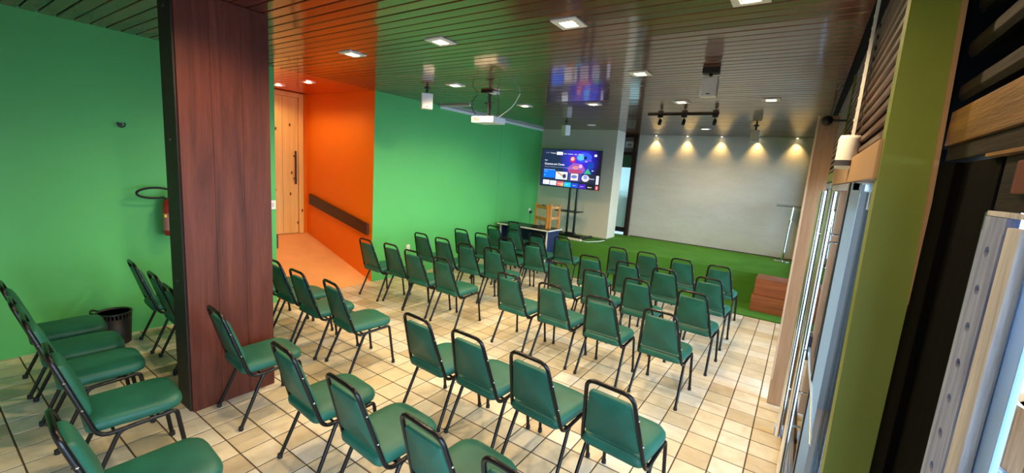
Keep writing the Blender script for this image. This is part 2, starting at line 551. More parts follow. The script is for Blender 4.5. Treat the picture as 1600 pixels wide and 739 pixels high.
# alcove door: knotty pine boards in a pine frame
door = MB(); door.box((AXD - 0.049, 3.0, 0.546), (AXD - 0.03, 4.235, 2.99))
door_1 = struct(door.build('door_1', M['pine']))
bd = MB(); bd.bevbox((-0.02, -0.134, 0.0), (0.02, 0.134, 2.36), 0.004)
b0 = None
for k in range(4):
    if b0 is None: o = b0 = bd.build('plank', M['pine'], door_1)
    else: o = b0.copy(); COL.objects.link(o)
    o.location = (AXD - 0.01, 3.06 + 0.136 + k * 0.2725, 0.562)
fr = MB()
fr.bevbox((AXD - 0.05, 4.155, 0.55), (AXD + 0.035, 4.235, 3.0), 0.006)
fr.bevbox((AXD - 0.05, 3.0, 2.925), (AXD + 0.035, 4.155, 3.0), 0.006)
fr.build('frame', M['pine'], door_1)
hd = MB()
hd.tube([(AXD + 0.07, 4.075, 1.44), (AXD + 0.07, 4.075, 2.02)], 0.016, 10)
for z in (1.54, 1.93): hd.tube([(AXD + 0.005, 4.075, z), (AXD + 0.07, 4.075, z)], 0.012, 8)
hd.build('handle', M['black'], door_1)

# handrail boards of the ramp
def handrail(y0, y1, x0, x1, z0, z1, label):
    mb = MB()
    mb.prism([(x0, z0 - 0.185), (x1, z1 - 0.185), (x1, z1), (x0, z0)], y0, y1, 'Y')
    o = mb.build('handrail', M['handrail'])
    bolts = MB()
    for u in (0.06, 0.94):
        x = x0 + (x1 - x0) * u; z = z0 + (z1 - z0) * u - 0.09
        yf = y0 if y0 > 3.5 else y1
        s = -1 if y0 > 3.5 else 1
        bolts.lathe([(0.016, 0.0), (0.016, 0.006), (0.008, 0.01)], n=10, M=Matrix.Translation((x, yf, z)) @ Matrix.Rotation(PI / 2 * (1 if s < 0 else -1), 4, 'X'))
    bolts.build('bolt', M['black'], o)
    sp = MB()
    for u in (0.2, 0.8):
        x = x0 + (x1 - x0) * u; z = z0 + (z1 - z0) * u - 0.09
        ya, yb = (y1, AY1 + 0.002) if y0 > 3.5 else (AY0 - 0.002, y0)
        sp.box((x - 0.03, ya - 0.001, z - 0.03), (x + 0.03, yb, z + 0.03))
    sp.build('spacer', M['handrail'], o)
    return tag(o, label, 'handrail')
handrail(AY1 - 0.055, AY1 - 0.02, -7.33, -5.665, 1.28, 0.95, 'dark brown sloping board handrail on the orange alcove wall')
handrail(AY0 + 0.02, AY0 + 0.055, -7.33, -5.665, 1.23, 0.9, 'end of dark handrail board by the green wall corner at the alcove')

# ceiling: slab plus lacquered boards
w = MB(); w.box((XL - 0.14, YN - 0.2, ZC + 0.02), (0.9, YB + 0.1, ZC + 0.14))
ceiling = struct(w.build('ceiling', M['void']))
pb = MB()
hw = 0.0485
xm = (XL + 0.16) / 2; hx = (0.16 - XL) / 2
pb.prism([(-hw, 0.004), (-hw + 0.004, 0.0), (hw - 0.004, 0.0), (hw, 0.004), (hw, 0.016), (-hw, 0.016)], -hx, hx, 'X')
p0 = None
y = YN + 0.03; k = 0
while y < YB - 0.03:
    if p0 is None: o = p0 = pb.build('plank', M['ceiling'], ceiling)
    else: o = p0.copy(); COL.objects.link(o)
    o.location = (xm, y, ZC + random.uniform(0, 0.0015))
    o.rotation_euler = (random.gauss(0, 0.007), 0, 0)
    y += 0.1075; k += 1

# far plaster wall, cream box and the passage door between them
w = MB(); w.box((-3.5, YB, -0.02), (0.9, YB + 0.12, ZC + 0.02))
wall_back = struct(w.build('wall_back', M['plaster']))
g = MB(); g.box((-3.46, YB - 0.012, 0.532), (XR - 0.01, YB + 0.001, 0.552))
struct(g.build('shadow_gap_back', Mat('painted shadow gap', lin('#4A4A48'), 0.6).m))  # dark strip painted in for the shade of the gap at the wall foot
w = MB(); w.box((XL, 9.36, -0.02), (-3.64, 9.86, ZC + 0.01)); w.box((XL, 9.86, -0.02), (-4.6, YB + 0.12, ZC + 0.01))
struct(w.build('wall_box', M['cream_wall']))
w = MB(); w.box((-4.6, YB + 0.02, 2.55), (-3.5, YB + 0.1, ZC + 0.02))
over = struct(w.build('wall_over_door', Mat('grey boarding', lin('#8C8078'), 0.6).m))
for k in range(5):
    s = MB(); s.bevbox((-4.55, YB - 0.005, 2.62 + k * 0.075), (-3.58, YB + 0.02, 2.688 + k * 0.075), 0.006)
    s.build('board', M['grey_board'], over)
fr = MB()
fr.bevbox((-3.61, YB - 0.06, 0.53), (-3.505, YB + 0.1, ZC), 0.006)
fr.bevbox((-4.6, YB - 0.05, 2.52), (-3.61, YB + 0.1, 2.6), 0.006)
fr.bevbox((-4.6, YB - 0.05, 2.95), (-3.61, YB + 0.1, ZC), 0.006)
door_2 = struct(fr.build('door_2', woodm('dark door frame', '#1E100A', '#2C1810', '#3B2317', 0.4, 'Z').m))
gl = MB(); gl.box((-4.55, YB + 0.02, 0.72), (-3.612, YB + 0.032, 2.22)); gl.build('frosted_pane', M['frost'], door_2)
gl = MB(); gl.box((-4.55, YB + 0.015, 0.60), (-3.612, YB + 0.036, 0.72)); gl.build('kick_rail', M['black'], door_2)
gl = MB(); gl.box((-4.55, YB + 0.016, 1.6), (-3.612, YB + 0.036, 1.612)); gl.build('joint', M['alu'], door_2)
gl = MB(); gl.box((-4.55, YB + 0.02, 2.22), (-3.612, YB + 0.03, 2.52)); gl.build('upper_pane', Mat('green glass', lin('#3F6B4C'), 0.3).m, door_2)
w = MB(); w.box((-4.6, YB - 0.0, 0.5), (-3.5, YB + 0.9, 0.535)); struct(w.build('floor_threshold', M['outdoor_ground']))
w = MB(); w.box((-4.8, YB + 0.9, -0.02), (-3.2, YB + 1.0, 1.5)); w.box((-3.3, YB + 0.121, -0.02), (-3.2, YB + 0.9, ZC)); w.box((-4.8, YB + 0.121, -0.02), (-4.7, YB + 0.9, ZC)); struct(w.build('wall_frost_backing', M['cream_wall']))  # unseen walls added to dim the sky behind the frosted pane

def text_obj(name, txt, size, mat, parent, loc, rot, ex=0.0006, align='LEFT'):
    cu = bpy.data.curves.new(name, 'FONT')
    cu.body = txt; cu.size = size; cu.extrude = ex; cu.align_x = align; cu.align_y = 'CENTER'
    cu.resolution_u = 2
    cu.materials.append(mat)
    tmp = bpy.data.objects.new('tmp', cu); COL.objects.link(tmp)
    me = bpy.data.meshes.new_from_object(tmp.evaluated_get(bpy.context.evaluated_depsgraph_get()))
    bpy.data.objects.remove(tmp); bpy.data.curves.remove(cu)
    if not me.materials: me.materials.append(mat)
    o = bpy.data.objects.new(name, me); COL.objects.link(o)
    o.parent = parent; o.location = loc; o.rotation_euler = rot
    return o

# exit sign over the passage
t = thing('exit_sign', 'small pale exit sign above the narrow passage door', 'sign', (-3.72, YB - 0.02, 2.78))
s = MB(); s.bevbox((-0.1, -0.008, -0.075), (0.1, 0.008, 0.075), 0.003); s.build('plate', Mat('pale sign plate', lin('#C9CFC6'), 0.5).m, t)
text_obj('lettering', 'SAÍDA', 0.055, Mat('sign green', lin('#2A4A38'), 0.6).m, t, (0, -0.0085, -0.04), (PI / 2, 0, 0), align='CENTER')
s = MB(); s.box((-0.05, -0.0095, -0.008), (0.02, -0.008, 0.012)); s.prism([(0.02, -0.022), (0.055, 0.002), (0.02, 0.026)], -0.0095, -0.008, 'Y')
s.build('arrow', Mat('sign arrow green', lin('#2A4A38'), 0.6).m, t)

# stage and turf strip
w = MB(); w.box((XL, YS, 0.0), (XR, YB, 0.53)); 
stage = tag(w.build('stage', M['turf']), 'low stage covered in green turf along the grey wall', 'stage')
stage['kind'] = 'structure'
w = MB(); w.box((XL, YC, -0.02), (XR, YS, 0.012))
struct(w.build('floor_turf', M['turf']))

# ---------------------------------------------------------------- wood column
cw = MB(); cw.box((-3.80, 1.150, 0), (-3.575, 1.74, ZC - 0.002))
column = struct(cw.build('pillar', M['mahogany_dark']))
for k in range(3):
    y0 = 1.148 + k * 0.2; 
    b = MB(); b.bevbox((-3.578, y0, 0.0), (-3.552, y0 + 0.1985, ZC - 0.002), 0.002); b.build('plank', M['mahogany'], column)
b = MB(); b.bevbox((-3.803, 1.138, 0.0), (-3.579, 1.152, ZC - 0.002), 0.002); b.build('end_board', M['mahogany_dark'], column)
b = MB()
for z in (2.9, 2.02, 1.0): b.lathe([(0.014, 0), (0.014, 0.006), (0.006, 0.009)], n=12, M=Matrix.Translation((-3.69, 1.138, z)) @ Matrix.Rotation(PI / 2, 4, 'X'))
b.build('bolt', M['black'], column)

# ---------------------------------------------------------------- door wall (right side)
# louvres above the glass doors, slats are parts of the wall
lou = MB(); lou.box((0.30, 1.92, 2.19), (0.34, YS + 0.1, ZC)); 
wall_right = struct(lou.build('wall_right', M['void']))
w = MB(); w.box((0.2, 4.75, -0.02), (0.34, 4.95, 2.19)); w.box((0.2, 8.15, -0.02), (0.34, YB, 0.6)); w.box((0.2, 8.15, 0.6), (0.34, 8.3, ZC)); w.box((0.2, 10.3, 0.6), (0.34, YB, ZC)); w.box((0.2, 8.3, 2.6), (0.34, 10.3, ZC)); w.box((0.2, 4.95, 2.1), (0.34, 8.15, 2.19))
w.build('green_panel', painted('dark green panel', '#4B5E22', 0.6, 0.05), wall_right)
sl = {}
for (ya, yb) in ((1.95, 3.16), (3.24, 4.62), (4.70, 6.4), (6.46, YS)):
    mb = MB()
    L = yb - ya
    mb.prism([(-0.04, -0.020), (-0.03, -0.024), (0.045, 0.004), (0.045, 0.022), (-0.04, 0.004)], -L / 2, L / 2, 'Y')
    first = None
    for k in range(13):
        if first is None: o = first = mb.build('slat', M['brown_slat'], wall_right)
        else: o = first.copy(); COL.objects.link(o)
        o.location = (0.245, (ya + yb) / 2, 2.235 + k * 0.0595)
        o.rotation_euler = (0, random.gauss(0, 0.015), 0)
for y in (3.2, 4.66, 6.43):
    mb = MB(); mb.box((0.215, y - 0.035, 2.19), (0.30, y + 0.035, ZC)); mb.build('mullion', M['brown_slat'], wall_right)
mb = MB(); mb.bevbox((0.195, 4.52, 1.9), (0.215, 4.56, 2.95), 0.003)
mb.build('green_strip', M['olive'], wall_right)

for k in range(2):
    ya = 4.95 + k * 1.6
    fr = MB(); fr.bevbox((0.24, ya, 0.0), (0.29, ya + 0.05, 2.1), 0.003); fr.bevbox((0.24, ya + 1.55, 0.0), (0.29, ya + 1.6, 2.1), 0.003); fr.bevbox((0.24, ya + 0.05, 0.0), (0.29, ya + 1.55, 0.06), 0.003); fr.bevbox((0.24, ya + 0.05, 2.04), (0.29, ya + 1.55, 2.1), 0.003)
    wd = struct(fr.build('window_%d' % (k + 1), M['alu']))
    p = MB(); p.box((0.262, ya + 0.05, 0.06), (0.268, ya + 1.55, 2.04)); p.build('glass_pane', M['glass'], wd)
fr = MB(); fr.bevbox((0.24, 8.3, 0.6), (0.29, 8.35, 2.6), 0.003); fr.bevbox((0.24, 10.25, 0.6), (0.29, 10.3, 2.6), 0.003); fr.bevbox((0.24, 8.35, 0.6), (0.29, 10.25, 0.66), 0.003); fr.bevbox((0.24, 8.35, 2.54), (0.29, 10.25, 2.6), 0.003)
wd = struct(fr.build('window_3', M['alu']))
p = MB(); p.box((0.262, 8.35, 0.66), (0.268, 10.25, 2.54)); p.build('glass_pane', M['glass'], wd)
# header beam above the sliding doors
hb = MB(); hb.bevbox((0.185, 1.93, 2.055), (0.30, 4.7, 2.19), 0.006)
struct(hb.build('trim_1', M['beige_wood']))
# sliding glass doors
def glass_door(name, x, ya, yb, stiles):
    fr = MB()
    fr.bevbox((x - 0.015, ya, 2.012), (x + 0.015, yb, 2.05), 0.003)
    fr.bevbox((x - 0.015, ya, 0.0), (x + 0.015, yb, 0.04), 0.003)
    d = struct(fr.build(name, M['alu']))
    p = MB(); p.box((x - 0.004, ya + 0.01, 0.04), (x + 0.004, yb - 0.01, 2.012)); p.build('glass_pane', M['glass'], d)
    for yy, wd_ in stiles:
        s = MB(); s.bevbox((x - 0.02, yy, 0.0), (x + 0.02, yy + wd_, 2.05), 0.003); s.build('stile', M['steel'], d)
        s = MB(); s.box((x - 0.026, yy - 0.002, 0.0), (x - 0.019, yy + wd_ + 0.03, 2.05)); s.build('gasket', M['black'], d)
    return d
d3 = glass_door('door_3', 0.20, 2.62, 4.42, ((2.62, 0.03),))
d4 = glass_door('door_4', 0.255, 1.95, 2.70, ())
for d, x, y in ((d3, 0.20, 2.70), (d4, 0.255, 2.52)):
    mb = MB(); mb.bevbox((x - 0.012, y, 1.93), (x + 0.012, y + 0.10, 2.02), 0.004); mb.build('patch_fitting', M['chrome'], d)
tr = MB(); tr.box((0.165, 1.93, -0.005), (0.29, 4.7, 0.012)); struct(tr.build('trim_2', M['alu']))
# long chrome pull bars on the glass door
t = thing('door_pull', 'pair of tall chrome pull bars on the sliding glass door', 'handle', (0.14, 3.7, 0))
for (dx, dy) in ((-0.03, 0.03), (0.0, -0.55)):
    mb = MB(); mb.tube([(dx, dy, 0.10), (dx, dy, 2.0)], 0.02, 14); mb.build('bar', M['chrome'], t)
for dx, dy in ((-0.03, 0.03), (0.0, -0.55)):
    for z in (0.5, 1.7):
        mb = MB(); mb.tube([(dx, dy, z), (0.058, dy, z)], 0.008, 8); mb.build('standoff', M['chrome'], t)
mb = MB(); mb.bevbox((0.0, -0.5, 0.93), (0.042, -0.38, 1.09), 0.006); mb.build('lock_box', M['black'], t)
# cord hanging from lock
mb = MB(); mb.tube(fillet([(0.172, 3.25, 1.02), (0.172, 2.9, 0.99), (0.172, 2.42, 1.04), (0.172, 2.02, 0.98)], 0.1), 0.006, 8)
tag(mb.build('prop_rod', M['steel']), 'thin pale blue rod leaning across the glass door', 'rod')
# door stop block
t = thing('door_stop', 'small pale blue block at the foot of the glass door', 'door stop', (0.115, 3.95, 0.0))
mb = MB(); mb.bevbox((-0.03, -0.04, 0.0), (0.03, 0.04, 0.075), 0.006); mb.build('block', Mat('pale blue plastic', lin('#A9BBDD'), 0.5).m, t)
mb = MB(); mb.lathe([(0.012, 0), (0.012, 0.004)], center=(0, 0, 0.075), n=10); mb.build('screw', M['chrome'], t)

# white conduit and white cylinder on the louvres
t = thing('wall_lamp', 'white cylindrical wall fitting with dark band below a white conduit', 'lamp', (0.165, 3.02, 2.18))
mb = MB(); mb.lathe([(0.03, -0.052), (0.05, -0.05), (0.052, 0.0), (0.052, 0.11), (0.045, 0.13), (0.0, 0.132)], n=20); mb.build('shade', M['white'], t)
mb = MB(); mb.lathe([(0.0535, -0.035), (0.0535, -0.005)], n=20); mb.build('band', Mat('dark grey band', lin('#3A3A44'), 0.4).m, t)
mb = MB(); mb.box((0.0, -0.012, 0.13), (0.014, 0.012, 0.83))
for k in range(11): mb.box((-0.002, -0.014, 0.15 + k * 0.0595), (0.014, 0.014, 0.158 + k * 0.0595))
mb.build('conduit', M['white'], t)
mb = MB(); mb.box((0.02, -0.02, 0.02), (0.06, 0.02, 0.06)); mb.build('bracket', M['black'], t)

# olive green post
ps = MB()
zb, zt = 0.0, ZC
L0, L1, R0, R1 = 0.2295, 0.183, 0.398, 0.292
vs_ = [(L0, 1.9, zb), (R0, 1.9, zb), (R0, 1.99, zb), (L0, 1.99, zb), (L1, 1.9, zt), (R1, 1.9, zt), (R1, 1.99, zt), (L1, 1.99, zt)]
ps.add(vs_, [(0, 3, 2, 1), (4, 5, 6, 7), (0, 1, 5, 4), (1, 2, 6, 5), (2, 3, 7, 6), (3, 0, 4, 7)])
post = struct(ps.build('pillar_green', M['olive']))
ed = MB(); ed.add([(R0, 1.882, zb), (R0 + 0.012, 1.882, zb), (R0 + 0.012, 1.93, zb), (R0, 1.93, zb), (R1, 1.882, zt), (R1 + 0.012, 1.882, zt), (R1 + 0.012, 1.93, zt), (R1, 1.93, zt)],
                  [(0, 3, 2, 1), (4, 5, 6, 7), (0, 1, 5, 4), (1, 2, 6, 5), (2, 3, 7, 6), (3, 0, 4, 7)])
ed.build('edge_strip', M['beige_wood'], post)

# near door frame: black timber, beam, louvres and the perforated board
XN = 0.34
nb = MB(); nb.box((XN + 0.12, YN, 2.165), (XN + 0.18, 2.6, ZC)); nb.box((XN + 0.06, YN - 0.2, -0.02), (XN + 0.2, -1.25, 2.165)); nb.box((0.30, 1.995, 0.0), (XN + 0.12, 2.1, 2.165))
wall_near = struct(nb.build('wall_near', M['black_timber']))
bm_ = MB(); bm_.bevbox((XN, YN, 2.165), (XN + 0.12, 1.895, 2.27), 0.006); bm_.build('beam', M['oak_beam'], wall_near)
bm_ = MB(); bm_.bevbox((XN + 0.01, YN, 2.118), (XN + 0.12, 1.895, 2.164), 0.004); bm_.build('lower_beam', M['black_timber_y'], wall_near)
bm_ = MB(); bm_.bevbox((XN + 0.004, YN, 2.108), (XN + 0.03, 1.50, 2.117), 0.002); bm_.build('ledge', M['oak_beam'], wall_near)
bm_ = MB(); bm_.bevbox((XN + 0.02, YN, 1.985), (XN + 0.06, 1.42, 2.107), 0.004); bm_.build('transom', M['black_timber_y'], wall_near)
bm_ = MB(); bm_.bevbox((XN + 0.006, 0.9, 2.022), (XN + 0.03, 1.30, 2.09), 0.004); bm_.build('transom_block', M['mahogany'], wall_near)
mb = MB(); mb.prism([(-0.055, -0.030), (-0.045, -0.045), (0.06, 0.02), (0.06, 0.055), (-0.055, 0.0)], -1.69, 1.69, 'Y')
first = None
for k in range(6):
    if first is None: o = first = mb.build('slat', M['black_timber_y'], wall_near)
    else: o = first.copy(); COL.objects.link(o)
    o.location = (XN + 0.06, 0.2, 2.345 + k * 0.128)
def board(name, y0, y1, x0, dep, z0, z1, mat, parent, bev=0.004):
    mb = MB(); mb.bevbox((x0, y0, z0), (x0 + dep, y1, z1), bev); return mb.build(name, mat, parent)
board('jamb_board', 1.72, 1.895, XN + 0.0, 0.08, 0.0, 2.108, M['black_timber'], wall_near)
board('jamb_rebate', 1.44, 1.719, XN + 0.02, 0.05, 0.0, 2.108, M['black_timber'], wall_near)
board('glass_edge', 1.396, 1.436, XN + 0.012, 0.012, 0.0, 1.98, Mat('blue glass edge', lin('#2E4A58'), 0.2).m, wall_near, 0.002)
# perforated board
pbd = thing('perforated_board', 'weathered grey board with a row of drilled holes beside the black jamb', 'board', (XN, 1.32, 0))
mb = MB()
def strip_face(zc0, zc1, hw_, hr, dep):
    zm = (zc0 + zc1) / 2
    n = 12
    ang = [2 * PI * k / n + PI / 4 - PI / n * 0 for k in range(n)]
    inner = [(0.0, hr * math.cos(a), zm + hr * 0.85 * math.sin(a)) for a in ang]
    back = [(dep, p[1], p[2]) for p in inner]
    outer = []
    for a in ang:
        c, s_ = math.cos(a), math.sin(a)
        q = 1 / max(abs(c), abs(s_))
        outer.append((0.0, hw_ * c * q, zm + (zc1 - zc0) / 2 * s_ * q))
    fs = []
    for k in range(n):
        k2 = (k + 1) % n
        fs.append((k, n + k, n + k2, k2)); fs.append((2 * n + k, k, k2, 2 * n + k2))
    fs.append(tuple(range(2 * n, 3 * n)))
    mb.add(inner + outer + back, fs)
zt_ = 1.94
hs = 0.062
while zt_ > 0.2:
    strip_face(zt_ - 0.0855, zt_, hs, 0.014, 0.016); zt_ -= 0.0855
mb.box((0.001, -hs, 1.9401), (0.02, hs, 1.972))
mb.add([(0, -hs, zt_), (0.02, -hs, zt_), (0.02, hs, zt_), (0, hs, zt_), (0, -hs, 1.94), (0.02, -hs, 1.94), (0.02, hs, 1.94), (0, hs, 1.94)], [(0, 3, 2, 1), (4, 5, 6, 7), (0, 1, 5, 4), (1, 2, 6, 5), (2, 3, 7, 6)])
mb.build('drilled_strip', M['weathered'], pbd)
board('pale_strip', -0.132, -hs - 0.001, 0.003, 0.02, 0.0, 1.955, M['weathered_pale'], pbd)
board('foot_strip', -hs, hs, 0.002, 0.018, 0.0, zt_, M['weathered'], pbd)
board('top_edge', -0.132, hs, 0.002, 0.02, 1.973, 1.984, M['weathered_pale'], pbd, 0.002)
# blue pane of the outward opened door
o = board('glass_leaf', 1.128, 1.25, XN + 0.025, 0.012, 0.0, 1.98, M['glass_blue'], None)
tag(o, 'narrow blue glass leaf beside the drilled grey board', 'glass panel')

# ---------------------------------------------------------------- rear wall behind the camera and outdoors
w = MB(); w.box((XL, YN - 0.15, -0.02), (0.6, YN, ZC))
struct(w.build('wall_rear', M['cream_wall']))
w = MB(); w.box((0.42, -9, -0.16), (14, 16, -0.06)); w.box((-8, -9, -0.16), (0.42, YN - 0.15, -0.06))
struct(w.build('ground', M['outdoor_ground']))
w = MB(); w.box((0.345, 4.72, -0.1), (1.1, 4.80, 2.5)); struct(w.build('wall_sky_block', painted('sky block wall', '#45433D', 0.7, 0.06)))  # unseen wall added to block bright sky behind the door glass
t = thing('wooden_planter', 'round outdoor tub of pine staves seen past the blue glass leaf', 'tub', (1.97, 4.6, -0.06))
st = MB(); st.prism([(-0.075, -0.016), (0.075, -0.016), (0.07, 0.016), (-0.07, 0.016)], 0, 0.62)
first = None
for k in range(18):
    a = 2 * PI * k / 18
    if first is None: o = first = st.build('stave', M['outdoor_plank'], t)
    else: o = first.copy(); COL.objects.link(o)
    o.location = (0.44 * math.cos(a), 0.44 * math.sin(a), 0.0); o.rotation_euler = (0, 0, a + PI / 2)
mb = MB(); mb.lathe([(0.0, 0.55), (0.42, 0.55)], n=24); mb.build('soil', Mat('pale gravel', lin('#C8C0B4'), 0.9).m, t)
mb = MB(); mb.lathe([(0.462, 0.06), (0.468, 0.06), (0.468, 0.12), (0.462, 0.12)], n=28); mb.build('hoop', M['alu'], t)

# ---------------------------------------------------------------- curtain
t = thing('door_leaf', 'tall beige door leaf with black knob standing open beside the sliding glass door', 'door', (0.0, 4.48, 0.0))
mb = MB(); mb.bevbox((0.016, 0.0, 0.006), (0.145, 0.045, 2.62), 0.003); mb.build('board', M['leaf'], t)
mb = MB(); mb.bevbox((0.0, -0.004, 0.24), (0.0155, 0.05, 2.62), 0.003); mb.build('edge_strip', M['leaf_edge'], t)
mb = MB(); mb.bevbox((0.002, 0.0, 0.006), (0.0155, 0.045, 0.239), 0.002); mb.build('foot_block', M['leaf'], t)
kn = MB(); kn.lathe([(0.0, -0.042), (0.02, -0.038), (0.036, -0.022), (0.042, 0.0), (0.036, 0.022), (0.02, 0.038), (0.0, 0.042)], n=16, M=Matrix.Translation((0.065, -0.045, 2.575)) @ Matrix.Rotation(PI / 2, 4, 'X')); kn = kn.build('knob', M['black'], t)
mb = MB(); mb.tube([(0.065, -0.045, 2.575), (0.195, -0.045, 2.575)], 0.009, 8); mb.build('axle', M['black'], kn)

# ---------------------------------------------------------------- ceiling lights
def downlight(x, y, label, group, size=0.095, z=ZC, power=ROOM_W, lit=True, round_=False, spot=156, color=WARM):
    t = thing('downlight', label, 'downlight', (x, y, z), 0, group)
    mb = MB()
    if round_:
        mb.lathe([(size * 0.55, 0.0), (size, -0.001), (size, -0.012), (size * 0.6, -0.014), (size * 0.55, 0.0)], n=24)
    else:
        s, i = size, size * 0.55
        vs = []
        for (h, zz) in ((s, 0.0), (s, -0.010), (i, -0.012), (i, 0.0)):
            vs += [(-h, -h, zz), (h, -h, zz), (h, h, zz), (-h, h, zz)]
        fs = []
        for a in range(3):
            for j in range(4): fs.append((a * 4 + j, a * 4 + (j + 1) % 4, (a + 1) * 4 + (j + 1) % 4, (a + 1) * 4 + j))
        mb.add(vs, fs)
    mb.build('frame', M['white_frame'], t)
    mb = MB(); mb.lathe([(0.0, -0.016), (size * 0.3, -0.014), (size * 0.5, -0.004)], n=16); mb.build('lens', M['lamp'] if lit else M['lamp_off'], t)
    if lit:
        d = bpy.data.lights.new('downlight_bulb', 'SPOT'); d.energy = power; d.color = color
        d.spot_size = math.radians(spot); d.spot_blend = 0.6 if spot > 100 else 1.0; d.shadow_soft_size = size * 0.25
        o = bpy.data.objects.new('bulb', d); COL.objects.link(o); o.parent = t; o.location = (0, 0, -0.03)
    return t
G1 = 'square downlights in the lacquered ceiling'
ROWN = ['row of ceiling lights crossing the ceiling nearest the camera', 'middle row of ceiling lights', 'third row of ceiling lights, nearest the stage']
WHERE = ['nearest the green wall', 'second from the green wall', 'third from the green wall', 'nearest the glass doors']
for r, (y, xs) in enumerate(((2.74, (-3.92, -2.71, -1.5, -0.40)), (4.28, (-3.94, None, -1.5, None)), (5.94, (-3.93, -2.73, -1.49, -0.48)))):
    for k, x in enumerate(xs):
        if x is None: continue
        short = ('front row', 'middle row', 'far row')[r]
        downlight(x, y, 'lit square ceiling light in the %s, %s' % (('ceiling row nearest the camera', 'middle ceiling row', 'ceiling row nearest the stage')[r], WHERE[k]), G1)
for x, lb, pw in ((-2.71, 'second from the green wall', ROOM_W * 0.9), (-0.42, 'nearest the glass doors', ROOM_W * 0.55)):
    downlight(x, 1.05, 'square ceiling light above the camera, ' + lb, G1, power=pw)
downlight(-1.74, 8.93, 'round bright lamp in the ceiling above the stage', None, 0.10, power=ROOM_W * 0.8, round_=True)
downlight(-3.87, 8.42, 'unlit round ceiling light in front of the cream wall', None, 0.09, lit=False, round_=True)
for k, x in enumerate((-3.08, -2.37, -1.66, -0.96, -0.27)):
    downlight(x, YB - 0.075, 'tiny wall-washing spot above the grey wall, %s from the passage door' % ('first', 'second', 'third', 'fourth', 'fifth')[k], 'wall-washing spots above the grey wall', 0.035, power=WASH_W, round_=True, spot=86, color=(1.0, 0.62, 0.2))
for x, lb in ((-6.12, 'alcove ceiling light nearer the room'), (-6.95, 'alcove ceiling light nearer the pine door')):
    downlight(x, 3.55, 'square ' + lb, 'alcove ceiling lights', 0.075, power=ALC_W)

# ---------------------------------------------------------------- speakers, projector, track
def speaker(x, y, rz, tilt, w_, h_, d_, label, dark=False):
    t = thing('wall_speaker', label, 'speaker', (x, y, ZC), rz, None)
    mb = MB()
    if dark: mb.prism([(-0.07, -0.05), (0.07, -0.05), (0.07, 0.05), (-0.07, 0.05)], -0.045, 0.0)
    else: mb.lathe([(0.04, -0.012), (0.04, 0.0)], n=16)
    mb.tube([(0, 0, 0), (0, 0, -0.07)], 0.016, 10)
    mb.build('bracket', M['black'] if not dark else M['dark_plastic'], t)
    Mx = Matrix.Translation((0, 0, -0.075)) @ Matrix.Rotation(tilt, 4, 'X')
    mb = MB(); mb.bevbox((-w_ / 2, -d_ / 2, -h_), (w_ / 2, d_ / 2, 0.0), 0.012, Mx); mb.build('cabinet', M['white'], t)
    mb = MB(); mb.bevbox((-w_ / 2 + 0.008, -d_ / 2 - 0.006, -h_ + 0.01), (w_ / 2 - 0.008, -d_ / 2 + 0.002, -0.01), 0.004, Mx); g = mb.build('grille', M['grille'], t)
    mb = MB(); mb.box((-0.016, -d_ / 2 - 0.008, -h_ + 0.022), (0.016, -d_ / 2 - 0.005, -h_ + 0.03), Mx); mb.build('badge', M['black'], g)
    return t
speaker(-0.85, 4.28, 0.10, 0.05, 0.14, 0.175, 0.11, 'white box speaker on dark ceiling block, nearest the camera among speakers', True)
speaker(-4.53, 4.36, 0.9, 0.0, 0.155, 0.21, 0.13, 'white speaker hanging beside the orange alcove and green wall')
speaker(-4.18, 7.9, -0.4, 0.0, 0.14, 0.2, 0.12, 'small white speaker hanging above the television')
speaker(-0.84, 8.45, 0.05, 0.0, 0.14, 0.2, 0.12, 'small white speaker hanging in front of the grey wall')

t = thing('projector', 'white projector hanging from the ceiling on a black pole', 'projector', (-3.74, 4.77, ZC))
mb = MB(); mb.bevbox((-0.09, -0.09, -0.03), (0.09, 0.09, 0.0), 0.005); mb.tube([(0, 0, -0.02), (0, 0, -0.33)], 0.022, 12); mb.tube([(0, 0, -0.15), (0, 0, -0.24)], 0.032, 12); mb.box((-0.07, -0.02, -0.16), (0.07, 0.02, -0.148)); mb.build('ceiling_pole', M['black'], t)
mb = MB(); mb.bevbox((0.02, -0.06, -0.035), (0.12, 0.06, -0.005), 0.004); mb.build('junction_box', M['white'], t)
mb = MB(); mb.bevbox((-0.19, -0.14, -0.43), (0.19, 0.14, -0.345), 0.015); body = mb.build('body', M['white'], t)
mb = MB(); mb.lathe([(0.04, 0.0), (0.04, 0.02), (0.03, 0.025), (0.0, 0.02)], n=18, M=Matrix.Translation((0.09, 0.14, -0.385)) @ Matrix.Rotation(-PI / 2, 4, 'X')); mb.build('lens', M['black'], body)
mb = MB()
for k in range(6): mb.box((-0.16 + k * 0.018, -0.143, -0.41), (-0.15 + k * 0.018, -0.139, -0.365))
mb.build('vent', M['dark_plastic'], body)
mb = MB(); mb.bevbox((-0.06, -0.06, -0.348), (0.06, 0.06, -0.325), 0.004); mb.build('mount_plate', M['black'], t)
mb = MB()
mb.tube(fillet([(-0.3, 0.1, -0.012), (-0.42, 0.1, -0.12), (-0.3, 0.05, -0.3), (-0.12, 0.02, -0.34)], 0.12), 0.006, 6)
mb.build('cable', M['black'], t)
mb = MB(); mb.tube(fillet([(0.12, 0.0, -0.02), (0.17, 0.0, -0.2), (0.14, 0.0, -0.34)], 0.08), 0.005, 6)
mb.build('cable', M['black'], t)
mb = MB(); mb.tube(fillet([(0.36, 0.2, -0.012), (0.30, 0.15, -0.18), (0.12, 0.06, -0.34)], 0.12), 0.006, 6); mb.build('white_cable', M['white'], t)

